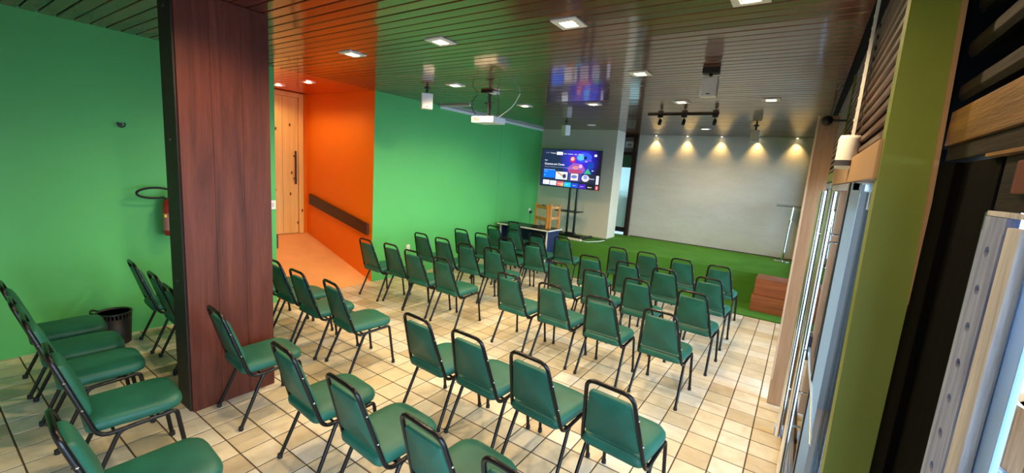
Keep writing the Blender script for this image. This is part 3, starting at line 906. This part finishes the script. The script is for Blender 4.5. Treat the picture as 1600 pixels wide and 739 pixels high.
t = thing('track_light', 'black ceiling track with three small spot heads above the turf edge', 'track light', (-1.70, 7.0, ZC))
mb = MB(); mb.bevbox((-0.55, -0.018, -0.024), (0.50, 0.018, 0.0), 0.004); mb.build('rail', M['black'], t)
for x in (-0.35, 0.01, 0.45):
    mb = MB(); mb.bevbox((x - 0.04, -0.02, -0.055), (x + 0.04, 0.02, -0.02), 0.005); mb.tube([(x, 0, -0.05), (x, 0, -0.085)], 0.007, 8)
    h = mb.build('spot_head', M['black'], t)
    mb = MB(); mb.lathe([(0.018, -0.05), (0.026, -0.045), (0.026, 0.03), (0.012, 0.05), (0.0, 0.052)], n=14, M=Matrix.Translation((x, 0.01, -0.12)) @ Matrix.Rotation(-0.5, 4, 'X')); mb.build('can', M['black'], h)

# cable trunking along the green wall and across the ceiling
t = thing('cable_trunking', 'white cable trunking along the top of the green wall', 'trunking', (XL, 5.7, 2.985))
mb = MB(); mb.bevbox((0.0, 0.0, -0.025), (0.028, 3.66, 0.022), 0.003); mb.build('wall_run', M['white'], t)
mb = MB(); mb.bevbox((0.03, -0.02, -0.004), (0.72, 0.02, 0.022), 0.003); mb.build('ceiling_run', M['white'], t)

# ---------------------------------------------------------------- wall fittings
def outlet(name, y, z, label, plug=False, w_=0.075, h_=0.115):
    t = thing(name, label, 'outlet' if name == 'wall_outlet' else 'switch', (XL, y, z))
    mb = MB(); mb.bevbox((0.0, -w_ / 2, -h_ / 2), (0.012, w_ / 2, h_ / 2), 0.003); mb.build('plate', M['white'], t)
    mb = MB(); mb.box((0.011, -0.017, -0.027), (0.0135, 0.017, 0.027)); mb.build('socket' if name == 'wall_outlet' else 'rocker', Mat('pale grey plastic', lin('#C8C6C0'), 0.5).m, t)
    if plug:
        mb = MB(); mb.bevbox((0.012, -0.03, -0.06), (0.06, 0.04, 0.0), 0.006); mb.build('plug', M['black'], t)
        mb = MB(); mb.tube(fillet([(0.04, 0.0, -0.055), (0.05, 0.0, -0.2), (0.03, -0.02, -0.3)], 0.06), 0.004, 6); mb.build('cable', M['black'], t)
    return t
outlet('wall_outlet', 9.02, 0.98, 'white wall outlet with black plug beside the wooden stand', True)
outlet('wall_outlet', 5.07, 0.48, 'low white outlet on green wall behind the rows of chairs')
outlet('light_switch', 2.765, 1.31, 'white switch plate on green wall strip beside the column')
t = thing('wall_hook', 'small black open ring hook on the green wall', 'hook', (XL, 1.332, 2.144))
mb = MB(); mb.lathe([(0.016, 0), (0.016, 0.006)], n=14, M=Matrix.Rotation(PI / 2, 4, 'Y')); mb.tube([(0, 0, 0), (0.025, 0, 0)], 0.006, 8); mb.build('screw', M['black'], t)
mb = MB(); mb.tube([(0.03, 0.028 * math.sin(a), 0.028 * math.cos(a)) for a in [0.9 + k * (2 * PI - 1.8) / 14 for k in range(15)]], 0.0065, 8); mb.build('ring', M['black'], t)

# fire extinguisher
t = thing('fire_extinguisher', 'red fire extinguisher with looped black hose on the green wall by the column', 'fire extinguisher', (XL + 0.11, 1.67, 1.03))
mb = MB(); mb.lathe([(0.06, 0.0), (0.075, 0.012), (0.078, 0.03), (0.078, 0.30), (0.07, 0.35), (0.045, 0.385), (0.025, 0.40), (0.025, 0.42)], n=24); cyl = mb.build('cylinder', M['red'], t)
mb = MB(); mb.box((0.03, -0.0795, 0.2), (0.06, -0.062, 0.23)); mb.build('yellow_sticker', M['label_yellow'], cyl)
def arc_panel(r, a0, a1, z0, z1, n=8):
    mb = MB(); vs = []
    for k in range(n + 1):
        a = a0 + (a1 - a0) * k / n
        vs += [(r * math.cos(a), r * math.sin(a), z0), (r * math.cos(a), r * math.sin(a), z1)]
    mb.add(vs, [(2 * k, 2 * k + 2, 2 * k + 3, 2 * k + 1) for k in range(n)], True)
    return mb
arc_panel(0.0795, -1.5, -0.2, 0.06, 0.24).build('label', Mat('red white label', lin('#C08078'), 0.6).m, cyl)
mb = MB(); mb.lathe([(0.03, 0.42), (0.03, 0.44), (0.02, 0.45), (0.02, 0.48), (0.0, 0.48)], n=16); mb.bevbox((-0.012, -0.03, 0.47), (0.012, 0.09, 0.484), 0.003); mb.bevbox((-0.012, -0.02, 0.445), (0.012, 0.085, 0.457), 0.003); mb.build('valve', M['brass'], t)
pts = []
for k in range(25):
    a = -0.4 + k * (2 * PI - 0.6) / 24
    pts.append((0.0 + 0.02 * math.sin(a), -0.13 + 0.15 * math.cos(a), 0.45 + 0.055 * math.sin(a)))
mb = MB(); mb.tube(fillet([(0.0, 0.0, 0.45)] + pts, 0.01, 2), 0.011, 8); mb.build('hose', M['rubber'], t)
mb = MB(); mb.box((-0.11, -0.02, 0.34), (-0.0, 0.02, 0.39)); mb.build('wall_bracket', M['black'], t)

# waste basket
t = thing('waste_basket', 'black plastic waste basket with slotted rim against the green wall', 'basket', (-5.41, 1.14, 0.0))
mb = MB(); mb.lathe([(0.0, 0.006), (0.10, 0.006), (0.105, 0.0), (0.112, 0.012), (0.128, 0.27), (0.122, 0.27), (0.105, 0.02), (0.0, 0.02)], n=28); mb.build('bucket', M['dark_plastic'], t)
for k in range(28):
    a = 2 * PI * k / 28
    c, s = math.cos(a), math.sin(a)
    if k == 0:
        mb = MB(); mb.box((0.122, -0.006, 0.265), (0.128, 0.006, 0.315)); sl0 = mb.build('slot_bar', M['dark_plastic'], t)
    else:
        o = sl0.copy(); COL.objects.link(o); o.rotation_euler = (0, 0, a)
mb = MB(); mb.lathe([(0.122, 0.31), (0.134, 0.31), (0.136, 0.325), (0.122, 0.325), (0.122, 0.31)], n=28); mb.build('rim', M['black'], t)
mb = MB(); mb.tube(fillet([(-0.1, -0.09, 0.32), (-0.14, -0.14, 0.335), (-0.02, -0.17, 0.335), (0.0, -0.125, 0.32)], 0.05), 0.008, 8); mb.build('handle', M['black'], t)

# ---------------------------------------------------------------- desk, wooden stand, television, power strip
t = thing('desk', 'dark desk with pale edging and navy side panels before the stage corner', 'desk', (0, 0, 0))
X0, X1, Y0, Y1, ZD = -5.52, -4.21, 7.60, 8.17, 0.78
mb = MB(); mb.box((X0, Y0, ZD - 0.025), (X1, Y1, ZD)); mb.build('top', M['desk_top'], t)
mb = MB(); mb.bevbox((X0 - 0.006, Y0 - 0.012, ZD - 0.028), (X1 + 0.012, Y0, ZD + 0.001), 0.003); mb.bevbox((X1, Y0, ZD - 0.028), (X1 + 0.012, Y1, ZD + 0.001), 0.003); mb.build('edging', M['desk_edge'], t)
for x in (X0 + 0.04, X1 - 0.08):
    mb = MB(); mb.box((x, Y0 + 0.06, 0.012), (x + 0.03, Y1 - 0.02, ZD - 0.025)); p = mb.build('side_panel', M['navy'], t)
    mb = MB(); mb.box((x - 0.002, Y0 + 0.05, 0.012), (x + 0.032, Y0 + 0.06, ZD - 0.025)); mb.build('edge_strip', M['desk_edge'], p)
mb = MB(); mb.box((X0 + 0.07, Y0 + 0.33, 0.3), (X1 - 0.08, Y0 + 0.35, ZD - 0.025)); mb.build('modesty_panel', M['navy'], t)

t = thing('wooden_stand', 'honey pine stand of joined ladder frames standing on the desk', 'stand', (0, 0, ZD + 0.001))
P1, P2, P3 = Vector((-4.83, 8.08, 0)), Vector((-4.40, 7.84, 0)), Vector((-4.28, 8.12, 0))
mb = MB()
for nm, p in (('a', P1), ('b', P2), ('c', P3), ('d', P2 + Vector((0.05, 0.03, 0)))):
    top = 0.50 if nm != 'd' else 0.53
    mb = MB(); mb.bevbox((p.x - 0.022, p.y - 0.022, 0), (p.x + 0.022, p.y + 0.022, top), 0.004); mb.build('post', M['easel_wood'], t)
def rail(p, q, z0, z1):
    d = (q - p); L = d.length; a = math.atan2(d.y, d.x)
    mb = MB(); mb.bevbox((0.02, -0.012, z0), (L - 0.02, 0.012, z1), 0.003, Matrix.Translation(p) @ Matrix.Rotation(a, 4, 'Z')); mb.build('rail', M['easel_wood'], t)
rail(P1, P2, 0.40, 0.475); rail(P1, P2, 0.15, 0.22)
Q = P2 + Vector((0.05, 0.03, 0))
rail(Q, P3, 0.43, 0.475); rail(Q, P3, 0.2, 0.25)
o = MB().lathe([(0.0, 0), (0.07, 0.0), (0.075, 0.03), (0.05, 0.075), (0.0, 0.09)], n=14).build('cloth_bag', M['black'], None, (-4.62, 7.78, ZD))
o.scale = (1.7, 1.0, 0.6)
tag(o, 'crumpled black bag lying on the desk by the wooden stand', 'bag')
o = MB().bevbox((-0.07, -0.02, 0), (0.07, 0.02, 0.015), 0.004).build('remote_control', M['black'], None, (-4.56, 7.93, ZD + 0.476), (0, 0, -0.5))
tag(o, 'small black remote lying on top of the wooden stand', 'remote')
t2 = thing('cable_bundle', 'loop of grey cable hanging behind the wooden stand on the desk', 'cable', (-4.68, 8.1, ZD))
mb = MB()
for k in range(3): mb.tube([(0.10 * math.cos(a) + 0.02 * k, 0.02 * k, 0.085 + 0.075 * math.sin(a)) for a in [2 * PI * j / 20 for j in range(20)]], 0.005, 6, closed=True)
mb.build('loop', Mat('grey cable', lin('#6E746C'), 0.5).m, t2)
mb = MB(); mb.box((0.09, 0.0, 0.0), (0.13, 0.05, 0.03)); mb.build('plug', M['black'], t2)

# television on its stand
t = thing('television_stand', 'black two-pole television stand with a shelf on the stage', 'stand', (-4.34, 8.86, 0.53))
for x in (-0.095, 0.085):
    mb = MB(); mb.tube([(x, 0, 0.03), (x, 0, 1.85)], 0.027, 12); mb.build('pole', M['black_tube'], t)
mb = MB(); mb.bevbox((-0.37, -0.17, 0.57), (0.2, 0.2, 0.59), 0.006); mb.build('shelf', M['black'], t)
for s, nm in ((-1, 'foot'), (1, 'foot')):
    mb = MB(); mb.bevbox((-0.42 if s < 0 else 0.03, -0.06, 0.0), (-0.03 if s < 0 else 0.42, 0.06, 0.05), 0.01)
    mb.bevbox((s * 0.39 - 0.035, -0.32, 0.0), (s * 0.39 + 0.035, 0.32, 0.045), 0.01); mb.build('foot', M['black'], t)
mb = MB(); mb.bevbox((-0.12, -0.05, 0.0), (0.12, 0.05, 0.1), 0.01); mb.build('hub', M['black'], t)
mb = MB(); mb.bevbox((-0.25, -0.055, 1.3), (0.25, -0.028, 1.75), 0.004); mb.build('mount_plate', M['black'], t)

tv = thing('television', 'large flat television showing a colourful home menu', 'television', (-4.45, 8.76, 2.075))
TW, TH = 1.50, 0.86
mb = MB(); mb.bevbox((-TW / 2, -0.012, -TH / 2), (TW / 2, 0.035, TH / 2), 0.006); mb.build('casing', M['black'], tv)
mb = MB(); mb.box((-TW / 2 + 0.012, -0.0135, -TH / 2 + 0.016), (TW / 2 - 0.012, -0.012, TH / 2 - 0.012))
ms = Mat('screen glow', (0.005, 0.005, 0.01, 1), 0.15)
v = ms.coords((1, 1, 1))
sx = ms.n('ShaderNodeSeparateXYZ'); ms.l(v, sx.inputs[0])
c = ms.ramp(sx.outputs['X'], [(0.0, lin('#1A2440')), (0.25, lin('#141233')), (0.6, lin('#0B0926'))])
nz = ms.noise(v, 2.2, 2, 0.5)
gx = ms.n('ShaderNodeVectorMath', operation='DISTANCE'); ms.l(v, gx.inputs[0]); gx.inputs[1].default_value = (0.22, 0, 0.2)
gl_ = ms.ramp(gx.outputs['Value'], [(0.05, lin('#3A1DC8')), (0.28, lin('#2216A0')), (0.5, (0, 0, 0, 1))])
mixd = ms.mix(1.0, c, gl_, 'ADD')
ms.l(mixd, ms.b.inputs['Emission Color']); ms.b.inputs['Emission Strength'].default_value = 1.0
screen = mb.build('screen', ms.m, tv)
EM = {}
def em(h, s=1.0):
    if (h, s) not in EM: EM[(h, s)] = emis('screen colour ' + h[1:], h, s)
    return EM[(h, s)]
def U(u, vv): return (-TW / 2 + u * TW, TH / 2 - vv * TH)
def tile_rect(name, u0, v0, u1, v1, hexc, lay=0, s=1.0, par=None):
    (a, b), (c_, d) = U(u0, v0), U(u1, v1)
    y = -0.0145 - 0.0006 * lay
    mb = MB(); mb.box((a, y, d), (c_, -0.0134, b)); return mb.build(name, em(hexc, s), par or screen)
def blob(pts, hexc, lay, s=1.0):
    mb = MB(); mb.prism([U(*p) for p in reversed(pts)], -0.0145 - 0.0006 * lay, -0.0134, 'Y'); return mb.build('artwork', em(hexc, s), screen)
def ell(cu, cv, ru, rv, n=14, ph=0.0): return [(cu + ru * math.cos(2 * PI * k / n + ph), cv + rv * math.sin(2 * PI * k / n + ph)) for k in range(n)]
# plain generic artwork (colour shapes only)
blob(ell(0.72, 0.19, 0.13, 0.13), '#2B4FE0', 0, 1.0); blob(ell(0.67, 0.2, 0.06, 0.07), '#4FA0F0', 1, 1.1); blob(ell(0.745, 0.2, 0.025, 0.045), '#101A4A', 2)
blob(ell(0.545, 0.255, 0.05, 0.085), '#B01860', 1); blob(ell(0.54, 0.24, 0.03, 0.05), '#E8B09A', 2, 1.0)
blob([(0.46, 0.48), (0.56, 0.34), (0.70, 0.36), (0.76, 0.5), (0.72, 0.6), (0.5, 0.6)], '#8B4BA8', 1); blob(ell(0.6, 0.46, 0.055, 0.05), '#C07880', 2); blob(ell(0.68, 0.42, 0.03, 0.05), '#C9A0E0', 2)
blob(ell(0.60, 0.56, 0.12, 0.05), '#A03A62', 3); blob([(0.74, 0.6), (0.8, 0.46), (0.86, 0.6)], '#2FA070', 2); blob(ell(0.84, 0.38, 0.05, 0.1), '#123A9A', 1)
blob(ell(0.765, 0.29, 0.02, 0.02), '#C080F0', 3); blob(ell(0.82, 0.26, 0.03, 0.02), '#7A3AD8', 2)
WT = em('#E6EAF8', 1.1); GT = em('#98A2C0', 0.9); DT = em('#20263A', 0.6)
rt = (PI / 2, 0, 0)
def stext(txt, u, vv, size, mat, lay=4):
    x, z = U(u, vv); return text_obj('lettering', txt, size, mat, screen, (x, -0.0150 - 0.0006 * lay, z), rt, 0.0003)
stext('Google TV', 0.07, 0.105, 0.030, GT)
stext('Pesquisar', 0.165, 0.11, 0.034, WT)
tile_rect('menu_pill', 0.265, 0.075, 0.365, 0.15, '#F2F5FF', 4, 1.3); stext('Para você', 0.275, 0.113, 0.028, DT, 6)
for u, s in ((0.385, 'Filmes'), (0.455, 'Programas'), (0.565, 'Apps'), (0.63, 'Biblioteca')): stext(s, u, 0.118, 0.032, WT)
blob(ell(0.905, 0.13, 0.022, 0.03), '#E8E4FA', 4, 1.2)
stext('Filme', 0.065, 0.305, 0.034, WT)
stext('Cosmos em Cenas', 0.065, 0.40, 0.068, WT)
stext('Descubra as estrelas deste universo em uma grande aventura animada', 0.065, 0.475, 0.030, GT)
blob(ell(0.875, 0.515, 0.01, 0.014), '#D8D8F0', 4)
for u in (0.895, 0.91): blob(ell(u, 0.515, 0.006, 0.009), '#5A5A88', 4)
a = tile_rect('card', 0.06, 0.555, 0.26, 0.765, '#0A62F0', 4, 1.1); tile_rect('card_edge', 0.06, 0.545, 0.26, 0.556, '#8FB4EE', 5); stext('Assista', 0.075, 0.60, 0.03, em('#9CC4FF', 1.0), 6); blob(ell(0.085, 0.7, 0.012, 0.02), '#4F9AFF', 6)
tile_rect('card', 0.275, 0.59, 0.475, 0.79, '#E3DEDA', 4); blob(ell(0.425, 0.70, 0.032, 0.06), '#2A3552', 5); blob([(0.28, 0.6), (0.31, 0.595), (0.4, 0.68), (0.39, 0.71)], '#B47A50', 5); blob([(0.28, 0.73), (0.38, 0.7), (0.38, 0.78), (0.28, 0.785)], '#BBD4F0', 5)
tile_rect('card', 0.50, 0.60, 0.70, 0.81, '#3A3F8A', 4); tile_rect('card_inset', 0.535, 0.615, 0.655, 0.79, '#E0C9BC', 5); blob(ell(0.59, 0.695, 0.05, 0.045), '#5C70B0', 6)
tile_rect('card', 0.715, 0.615, 0.93, 0.83, '#1B1F36', 4); blob(ell(0.775, 0.715, 0.062, 0.09), '#C8C0D0', 5); blob(ell(0.775, 0.69, 0.03, 0.05), '#7A8ABF', 6); stext('Esporte', 0.845, 0.72, 0.035, WT, 6)
tile_rect('card', 0.945, 0.63, 0.988, 0.85, '#C8C8DC', 4)
for k, (h_, tx, tc_) in enumerate((('#D6CFEA', 'tele 1', '#B07AC0'), ('#CBD2F0', 'play', '#8A7AC8'), ('#EE5A5A', 'musica', '#FFFFFF'), ('#1FAEE8', 'video', '#8FE0FF'), ('#1742B8', 'clube+', '#A8CCFF'), ('#3A14A0', 'canal+', '#D2A8FF'), ('#0B0A1E', 'filmes+', '#FFFFFF'))):
    u = 0.06 + k * 0.124
    vv = 0.83 + k * 0.008
    tile_rect('app_tile', u, vv, u + 0.112, vv + 0.12, h_, 4, 1.0); stext(tx, u + 0.02, vv + 0.06, 0.036, em(tc_, 1.0), 6)
blob([(0.23 + 0.124, 0.955), (0.31 + 0.11, 0.86), (0.42, 0.96)], '#F0A860', 5)
tile_rect('app_tile', 0.945, 0.885, 0.988, 0.99, '#D83848', 4); tile_rect('app_mark', 0.965, 0.905, 0.975, 0.965, '#FFF0F0', 6)

# power strip and white cable on the stage
t = thing('power_strip', 'white power strip on the stage turf below the television', 'power strip', (-4.02, 8.46, 0.53), -0.1)
mb = MB(); mb.bevbox((-0.17, -0.03, 0.0), (0.17, 0.03, 0.04), 0.006); mb.build('body', M['white'], t)
for k in range(4):
    mb = MB(); mb.lathe([(0.017, 0.040), (0.017, 0.042)], center=(-0.12 + k * 0.07, 0, 0), n=12); mb.build('socket', M['black'], t)
mb = MB(); mb.tube(fillet([(0.17, 0, 0.02), (0.3, 0.0, 0.01), (0.42, 0.35, 0.01), (0.42, 0.6, 0.012)], 0.15), 0.008, 6); mb.build('cable', M['white'], t)
mb = MB(); mb.tube(fillet([(-3.88, 8.98, 0.54), (-3.8, 9.05, 0.54), (-3.7, 9.02, 0.54), (-3.6, 9.2, 0.54)], 0.1), 0.008, 6)
tag(mb.build('black_cable', M['black']), 'black cable trailing on the turf beside the television stand', 'cable')

# steps at the stage edge
t = thing('step_box', 'two-tier reddish wooden step box at the turf stage edge', 'steps', (-0.2, 7.7, 0.012))
mb = MB(); mb.bevbox((-0.255, 0.0, 0.0), (0.34, 0.5, 0.262), 0.006); mb.build('lower_step', M['step_wood'], t)
mb = MB(); mb.bevbox((-0.235, 0.06, 0.262), (0.34, 0.5, 0.53), 0.006); mb.build('upper_step', M['step_wood'], t)
mb = MB(); mb.box((-0.24, 0.055, 0.258), (0.335, 0.064, 0.266)); mb.build('joint_shadow_strip', M['mahogany_dark'], t)

# lectern
t = thing('lectern', 'slim chrome lectern with clear glass top on the stage', 'lectern', (-0.17, 10.13, 0.53))
mb = MB(); mb.lathe([(0.0, 0.0), (0.15, 0.0), (0.15, 0.008), (0.14, 0.013), (0.02, 0.016), (0.0, 0.016)], n=32); mb.build('base', M['chrome'], t)
mb = MB(); mb.tube([(0, 0, 0.01), (0.012, 0, 0.6), (0.03, 0, 1.12)], 0.02, 14); mb.build('pole', M['chrome'], t)
mb = MB(); mb.lathe([(0.03, -0.02), (0.034, 0), (0.03, 0.02)], center=(0.018, 0, 0.82), n=16); mb.build('collar', M['chrome'], t)
mb = MB(); mb.bevbox((-0.27, -0.2, -0.005), (0.24, 0.18, 0.005), 0.003, Matrix.Translation((0.02, 0, 1.13)) @ Matrix.Rotation(0.08, 4, 'X')); mb.build('glass_top', M['glass'], t)

# ---------------------------------------------------------------- chairs
def superpoly(w_front, w_back, y0, y1, r, seg=4):
    """rounded trapezoid outline, counter-clockwise from front left... returns list of (x, y)"""
    c = [(w_back / 2, y0), (w_front / 2, y1), (-w_front / 2, y1), (-w_back / 2, y0)]
    out = []
    n = 4
    for i in range(n):
        p = Vector(c[i] + (0,)); a = Vector(c[i - 1] + (0,)); b = Vector(c[(i + 1) % n] + (0,))
        rr = r[i]
        s = p + (a - p).normalized() * rr; e = p + (b - p).normalized() * rr
        for k in range(seg + 1):
            u = k / seg
            q = s * (1 - u) ** 2 + p * 2 * u * (1 - u) + e * u * u
            out.append((q.x, q.y))
    return out

def cushion(outline, layers, tf):
    """layers: (inset scale, height); tf maps (x, y, h) -> 3D"""
    cx = sum(p[0] for p in outline) / len(outline); cy = sum(p[1] for p in outline) / len(outline)
    n = len(outline); vs = []; fs = []
    xs = max(abs(p[0] - cx) for p in outline); ys = max(abs(p[1] - cy) for p in outline)
    for ins, h in layers:
        for (x, y) in outline:
            vs.append(tf(cx + (x - cx) * (1 - ins / xs), cy + (y - cy) * (1 - ins / ys), h))
    for i in range(len(layers) - 1):
        for j in range(n): fs.append((i * n + j, i * n + (j + 1) % n, (i + 1) * n + (j + 1) % n, (i + 1) * n + j))
    vs.append(tf(cx, cy, layers[-1][1])); fs += [((len(layers) - 1) * n + j, (len(layers) - 1) * n + (j + 1) % n, len(vs) - 1) for j in range(n)]
    vs.append(tf(cx, cy, layers[0][1])); fs += [((j + 1) % n, j, len(vs) - 1) for j in range(n)]
    return vs, fs

def make_chair():
    t = thing('banquet_chair', 'x', 'chair', (0, 0, 0), 0, 'green vinyl banquet chairs set out in rows')
    oy = -0.24
    # seat
    ol = superpoly(0.42, 0.385, 0.03 + oy, 0.475 + oy, (0.05, 0.12, 0.12, 0.05), 5)
    vs, fs = cushion(ol, [(0.02, 0.402), (0.004, 0.408), (0.0, 0.425), (0.002, 0.445), (0.012, 0.460), (0.035, 0.470), (0.09, 0.477)], lambda x, y, h: (x, y, h + 0.012 * ((y - oy) - 0.26)))
    mb = MB(); mb.add(vs, fs, True); mb.build('seat', M['vinyl'], t)
    # back plane: z 0.40 (y=0.075) to 0.865 (y=-0.075)
    def back(x, zz, h):
        yy = 0.064 - (zz - 0.43) * 0.318 + oy
        n = Vector((0, 0.953, 0.303))
        return (x, yy + n.y * h, zz + n.z * h)
    ol = superpoly(0.243, 0.348, 0.486, 0.802, (0.035, 0.02, 0.02, 0.035), 3)
    vs, fs = cushion(ol, [(0.004, -0.012), (0.0, -0.009), (0.0, 0.006), (0.004, 0.018), (0.014, 0.028), (0.04, 0.036), (0.08, 0.04)], back)
    mb = MB(); mb.add(vs, fs, True); mb.build('backrest', M['vinyl'], t)
    # one continuous frame tube: rail - upright - top - upright - rail
    r = 0.0125
    def S(s): return [(s * 0.195, 0.40 + oy, 0.392), (s * 0.2, 0.078 + oy, 0.374), (s * 0.136, -0.074 + oy, 0.866)]
    pts = S(1) + list(reversed(S(-1)))
    path = fillet(pts, [0.06, 0.06, 0.06, 0.06], 6)
    mb = MB(); mb.tube(path, r, 8); mb.build('frame', M['black_tube'], t)
    for s in (1, -1):
        # front leg
        p = fillet([(s * 0.195, 0.36 + oy, 0.390), (s * 0.196, 0.425 + oy, 0.398), (s * 0.208, 0.475 + oy, 0.012)], 0.06, 5)
        mb = MB(); mb.tube(p, r, 8); lg = mb.build('leg', M['black_tube'], t)
        mb = MB(); mb.lathe([(0.015, 0.0), (0.017, 0.004), (0.0155, 0.03)], center=(s * 0.208, 0.475 + oy, 0.0), n=10); mb.build('foot_cap', M['rubber'], lg)
        # rear leg
        p = fillet([(s * 0.197, 0.235 + oy, 0.384), (s * 0.199, 0.165 + oy, 0.378), (s * 0.215, 0.0 + oy, 0.012)], 0.05, 4)
        mb = MB(); mb.tube(p, r, 8); lg = mb.build('leg', M['black_tube'], t)
        mb = MB(); mb.lathe([(0.015, 0.0), (0.017, 0.004), (0.0155, 0.03)], center=(s * 0.215, 0.0 + oy, 0.0), n=10); mb.build('foot_cap', M['rubber'], lg)
    mb = MB()
    for y in (0.14, 0.34): mb.tube([(-0.196, y + oy, 0.388), (0.196, y + oy, 0.388)], 0.008, 6)
    mb.build('crossbar', M['black_tube'], t)
    mb = MB()
    for s in (1, -1):
        for zz in (0.55, 0.72):
            x = 0.193 - (zz - 0.43) * 0.1307
            c = back(s * x, zz, 0)
            mb.lathe([(0.006, 0.0), (0.006, 0.003), (0.0, 0.005)], n=8, M=Matrix.Translation((c[0] + s * 0.0115, c[1], c[2])) @ Matrix.Rotation(s * PI / 2, 4, 'Y'))
    tag(mb.build('screws', M['chrome'], t), kind='stuff')
    return t

chair0 = make_chair()
ORD = ['first', 'second', 'third', 'fourth']
used = [False]
def place(x, ytop, yaw, label):
    o = chair0 if not used[0] else copy_tree(chair0)
    used[0] = True
    a = math.radians(yaw)
    o.location = (x - math.sin(a) * 0.315, ytop + math.cos(a) * 0.315, 0)
    o.rotation_euler = (0, 0, a)
    o['label'] = label
ROWS = [
    ('front row by the stage', [(-4.86, 6.55, 0), (-4.36, 6.52, 4), (-3.85, 6.50, 2), (-3.36, 6.56, 2)], [(-2.31, 6.48, 0), (-1.85, 6.50, -2), (-1.32, 6.43, -3), (-0.81, 6.40, -3)]),
    ('second row from the stage', [(-4.89, 5.64, 0), (-4.40, 5.61, 0), (-3.89, 5.61, 1), (-3.39, 5.62, 2)], [(-2.33, 5.45, 4), (-1.81, 5.50, 0), (-1.32, 5.50, -1), (-0.78, 5.46, -3)]),
    ('third row from the stage', [(-4.93, 4.72, -1), (-4.44, 4.69, 0), (-3.93, 4.65, 2), (-3.48, 4.70, 2)], [(-2.43, 4.70, -3), (-1.91, 4.65, -1), (-1.40, 4.65, -2), (-0.79, 4.60, -4)]),
    ('fourth row from the stage', [(-4.96, 3.70, -3), (-4.49, 3.75, -2), (-4.00, 3.69, 0), (-3.47, 3.67, -2)], [(-2.50, 3.69, -3), (-1.97, 3.69, -2), (-1.42, 3.66, -2), (-0.87, 3.68, -3)]),
    ('fifth row from the stage', [(-4.97, 2.20, 0), (-4.47, 2.20, -2), (-3.93, 2.15, -3), (-3.40, 2.17, -7)], [(-2.22, 2.11, -3), (-1.74, 2.12, -3), (-1.24, 2.12, -4), (-0.71, 2.11, -4)]),
]
for nm, lf, rg in ROWS:
    for k, (x, y, a) in enumerate(lf): place(x, y, a, 'green chair in the %s, %s from the green wall' % (nm, ORD[k]))
    for k, (x, y, a) in enumerate(rg): place(x, y, a, 'green chair in the %s, %s past the aisle' % (nm, ORD[k]))
place(-5.12, 1.22, -4, 'green chair nearest the green wall behind the dark column, by the basket')
place(-4.56, 1.22, -3, 'middle green chair of the three behind the dark column')
place(-4.08, 1.18, -3, 'green chair half hidden behind the dark column, touching its shadow side')
place(-3.29, 1.21, -4, 'green chair standing against the broad face of the dark column')
place(-2.38, 1.21, -4, 'green chair in the sixth row, first past the dark column')
place(-1.80, 1.21, -3, 'green chair in the sixth row, second past the dark column')
place(-1.23, 1.22, -4, 'green chair in the sixth row, third past the dark column')
place(-0.76, 1.235, -3, 'green chair in the sixth row showing only its top rail')
for x, y, a, lb in ((-4.84, 0.40, -4, 'green chair in the last row, against the green wall by the basket'), (-4.33, 0.39, -4, 'green chair in the last row, second from the green wall'),
                    (-3.87, 0.39, -4, 'green chair in the last row, third from the green wall'), (-3.20, 0.39, -5, 'green chair in the last row, side view of whole seat near column foot'),
                    (-2.345, 0.28, -4, 'green chair in the last row, cropped, nearest the camera')):
    place(x, y, a, lb)
place(-5.0, 7.46, 0, 'green chair pushed up to the dark desk at the stage corner')
